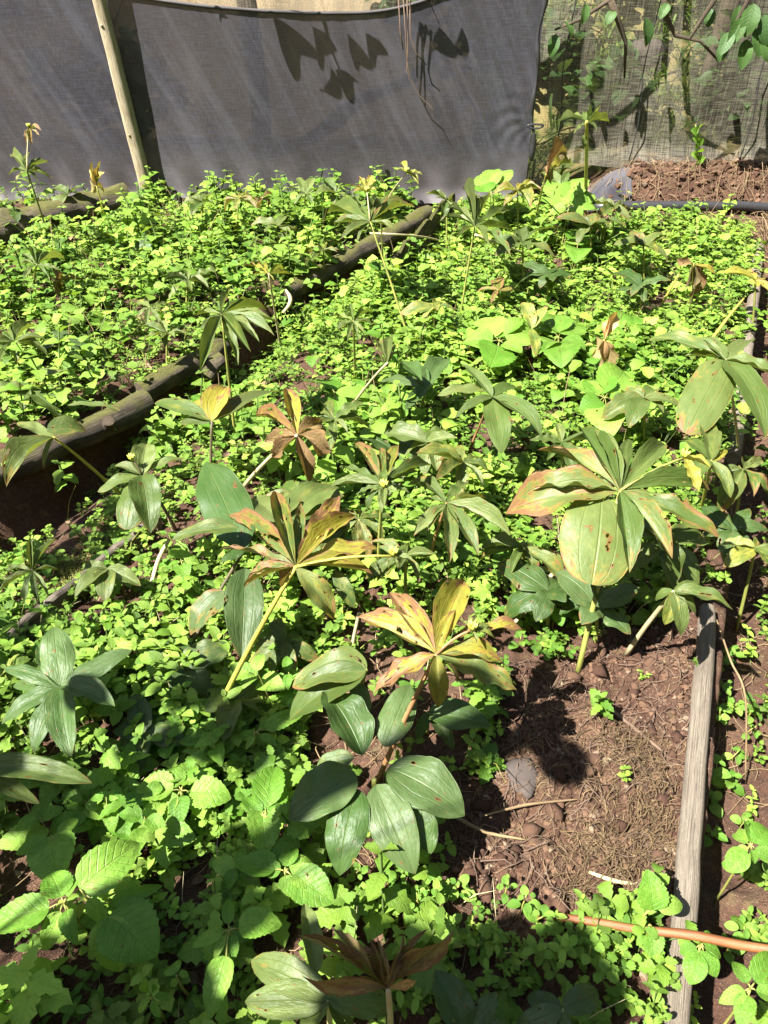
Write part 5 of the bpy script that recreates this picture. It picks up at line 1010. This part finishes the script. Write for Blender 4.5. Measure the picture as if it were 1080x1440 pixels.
strands('root_litter', 'tangled dry roots hanging over the earth bank', bankp, 320, (.05, .22), (.0008, .0022), 'straw', .04, 4)
strands('straw_litter', 'dry brown stalks on the ground before the earth bank', [(1.2, 4.5), (3.0, 4.5), (3.0, 5.0), (1.2, 5.0)], 260, (.05, .2), (.0015, .003), 'straw', .03, 5)
strands('straw_litter', 'dead stems and fibres between the weeds of the near bed', gpoly((0, 850), (640, 850), (640, 1440), (0, 1440)), 420, (.03, .12), (.0005, .0013), 'straw', .02, 6)
def crumbs(name, label, polys, n, sr, seed, pw=3, sm=False):
    import bmesh
    r = np.random.default_rng(seed); bm = bmesh.new(); bmesh.ops.create_icosphere(bm, subdivisions=1, radius=1); BV = np.array([v.co[:] for v in bm.verts]); BF = np.array([[v.index for v in f.verts] for f in bm.faces]); bm.free()
    Vs, Fs = [], []; c = 0
    poly_c = polys; xs = [p[0] for p in poly_c]; ys = [p[1] for p in poly_c]
    x = r.uniform(min(xs), max(xs), n); y = r.uniform(min(ys), max(ys), n); k = inpoly(x, y, poly_c); x, y = x[k], y[k]; z = terrain(x, y)
    q = len(x); nb = len(BV); sz = sr[0] + (sr[1] - sr[0]) * r.uniform(0, 1, q) ** pw
    V = BV[None] * r.uniform(.45, 1.4, (q, nb, 1)) * np.stack([sz * r.uniform(.7, 1.3, q), sz * r.uniform(.7, 1.3, q), sz * .7], -1)[:, None] + np.stack([x, y, z + sz * .2], -1)[:, None]
    Vs = [V.reshape(-1, 3)]; Fs = [(BF[None] + (np.arange(q) * nb)[:, None, None]).reshape(-1, 3)]
    tn = np.repeat(np.c_[r.uniform(0, 1, (len(x), 3)), np.ones((len(x), 1))], len(BV), 0)
    if sm: tn[:, :2] *= [.6, .8]
    return obj(name, mesh_np(name, np.concatenate(Vs), np.concatenate(Fs), None, tn, smooth=sm), M['crumb'], kind='stuff', label=label, cat='soil')
crumbs('soil_crumbs', 'crumbs and clods of brown soil on the bare patch', SOIL, 9000, (.0016, .009), 4)
crumbs('soil_clods', 'larger lumps of brown soil on the bare patch', SOIL, 380, (.005, .022), 14, 2.5, True)
crumbs('soil_crumbs', 'crumbs of soil between the weeds at the bottom', gpoly((0, 1000), (900, 1290), (960, 1290), (930, 1440), (0, 1440)), 2600, (.002, .010), 5)
crumbs('soil_crumbs', 'crumbs of soil on the earth bank under the thin net', bankp, 1500, (.006, .03), 6)
# dead leaves lying between the weeds
DLG = [leaf_geo(P_ell, nu=5, nv=2, width=.55, arch=.15, fold=.5, wave=.05, twist=.6, seed=k) for k in range(5)]
p = scatter_pts(1600, -2.6, 2.6, .3, 5.0, lambda x, y: x == x); p[:, 2] += .012; q = len(p)
instance('leaf_litter', 'small dead brown leaves lying on the soil between the weeds', DLG, p, np.where(p[:, 1] < 1.5, rng.uniform(.010, .032, q), rng.uniform(.02, .06, q)), rng.uniform(0, 1, q), np.zeros(q), rng.uniform(.25, .6, q), leaf_mat('leaf_litter', (.12, .065, .035), (.27, .185, .10), source='attr', trans=.1, rough=.8), .4)
# grass on the hillside
GB = []
for k in range(4):
    m = MB(); r = np.random.default_rng(k)
    for q in range(14):
        V, F, L = leaf_geo(P_lance, nu=3, nv=2, width=.07, arch=.15, fold=.3, wave=0, tip=.3, seed=q); a = r.uniform(0, 6.28)
        R = Matrix.Rotation(a, 3, 'Z') @ Matrix.Rotation(-r.uniform(.6, 1.4), 3, 'Y'); L[:, 2] = r.uniform(); m.add((V * r.uniform(.1, .25)) @ np.array(R).T + [r.uniform(-.05, .05), r.uniform(-.05, .05), 0], F, L)
    GB.append((np.concatenate(m.V), np.concatenate(m.F), np.concatenate(m.L)))
x = rng.uniform(.7, 5.5, 800); y = rng.uniform(5.5, 9.5, 800); p = np.c_[x, y, terrain(x, y) - .01]; q = len(p)
instance('hillside_grass', 'rough grass on the hillside behind the nets', GB, p, rng.uniform(.7, 1.5, q), rng.uniform(0, 1, q), (rng.uniform(0, 1, q) < .5) * 1., rng.uniform(.2, .42, q), M['cover'])
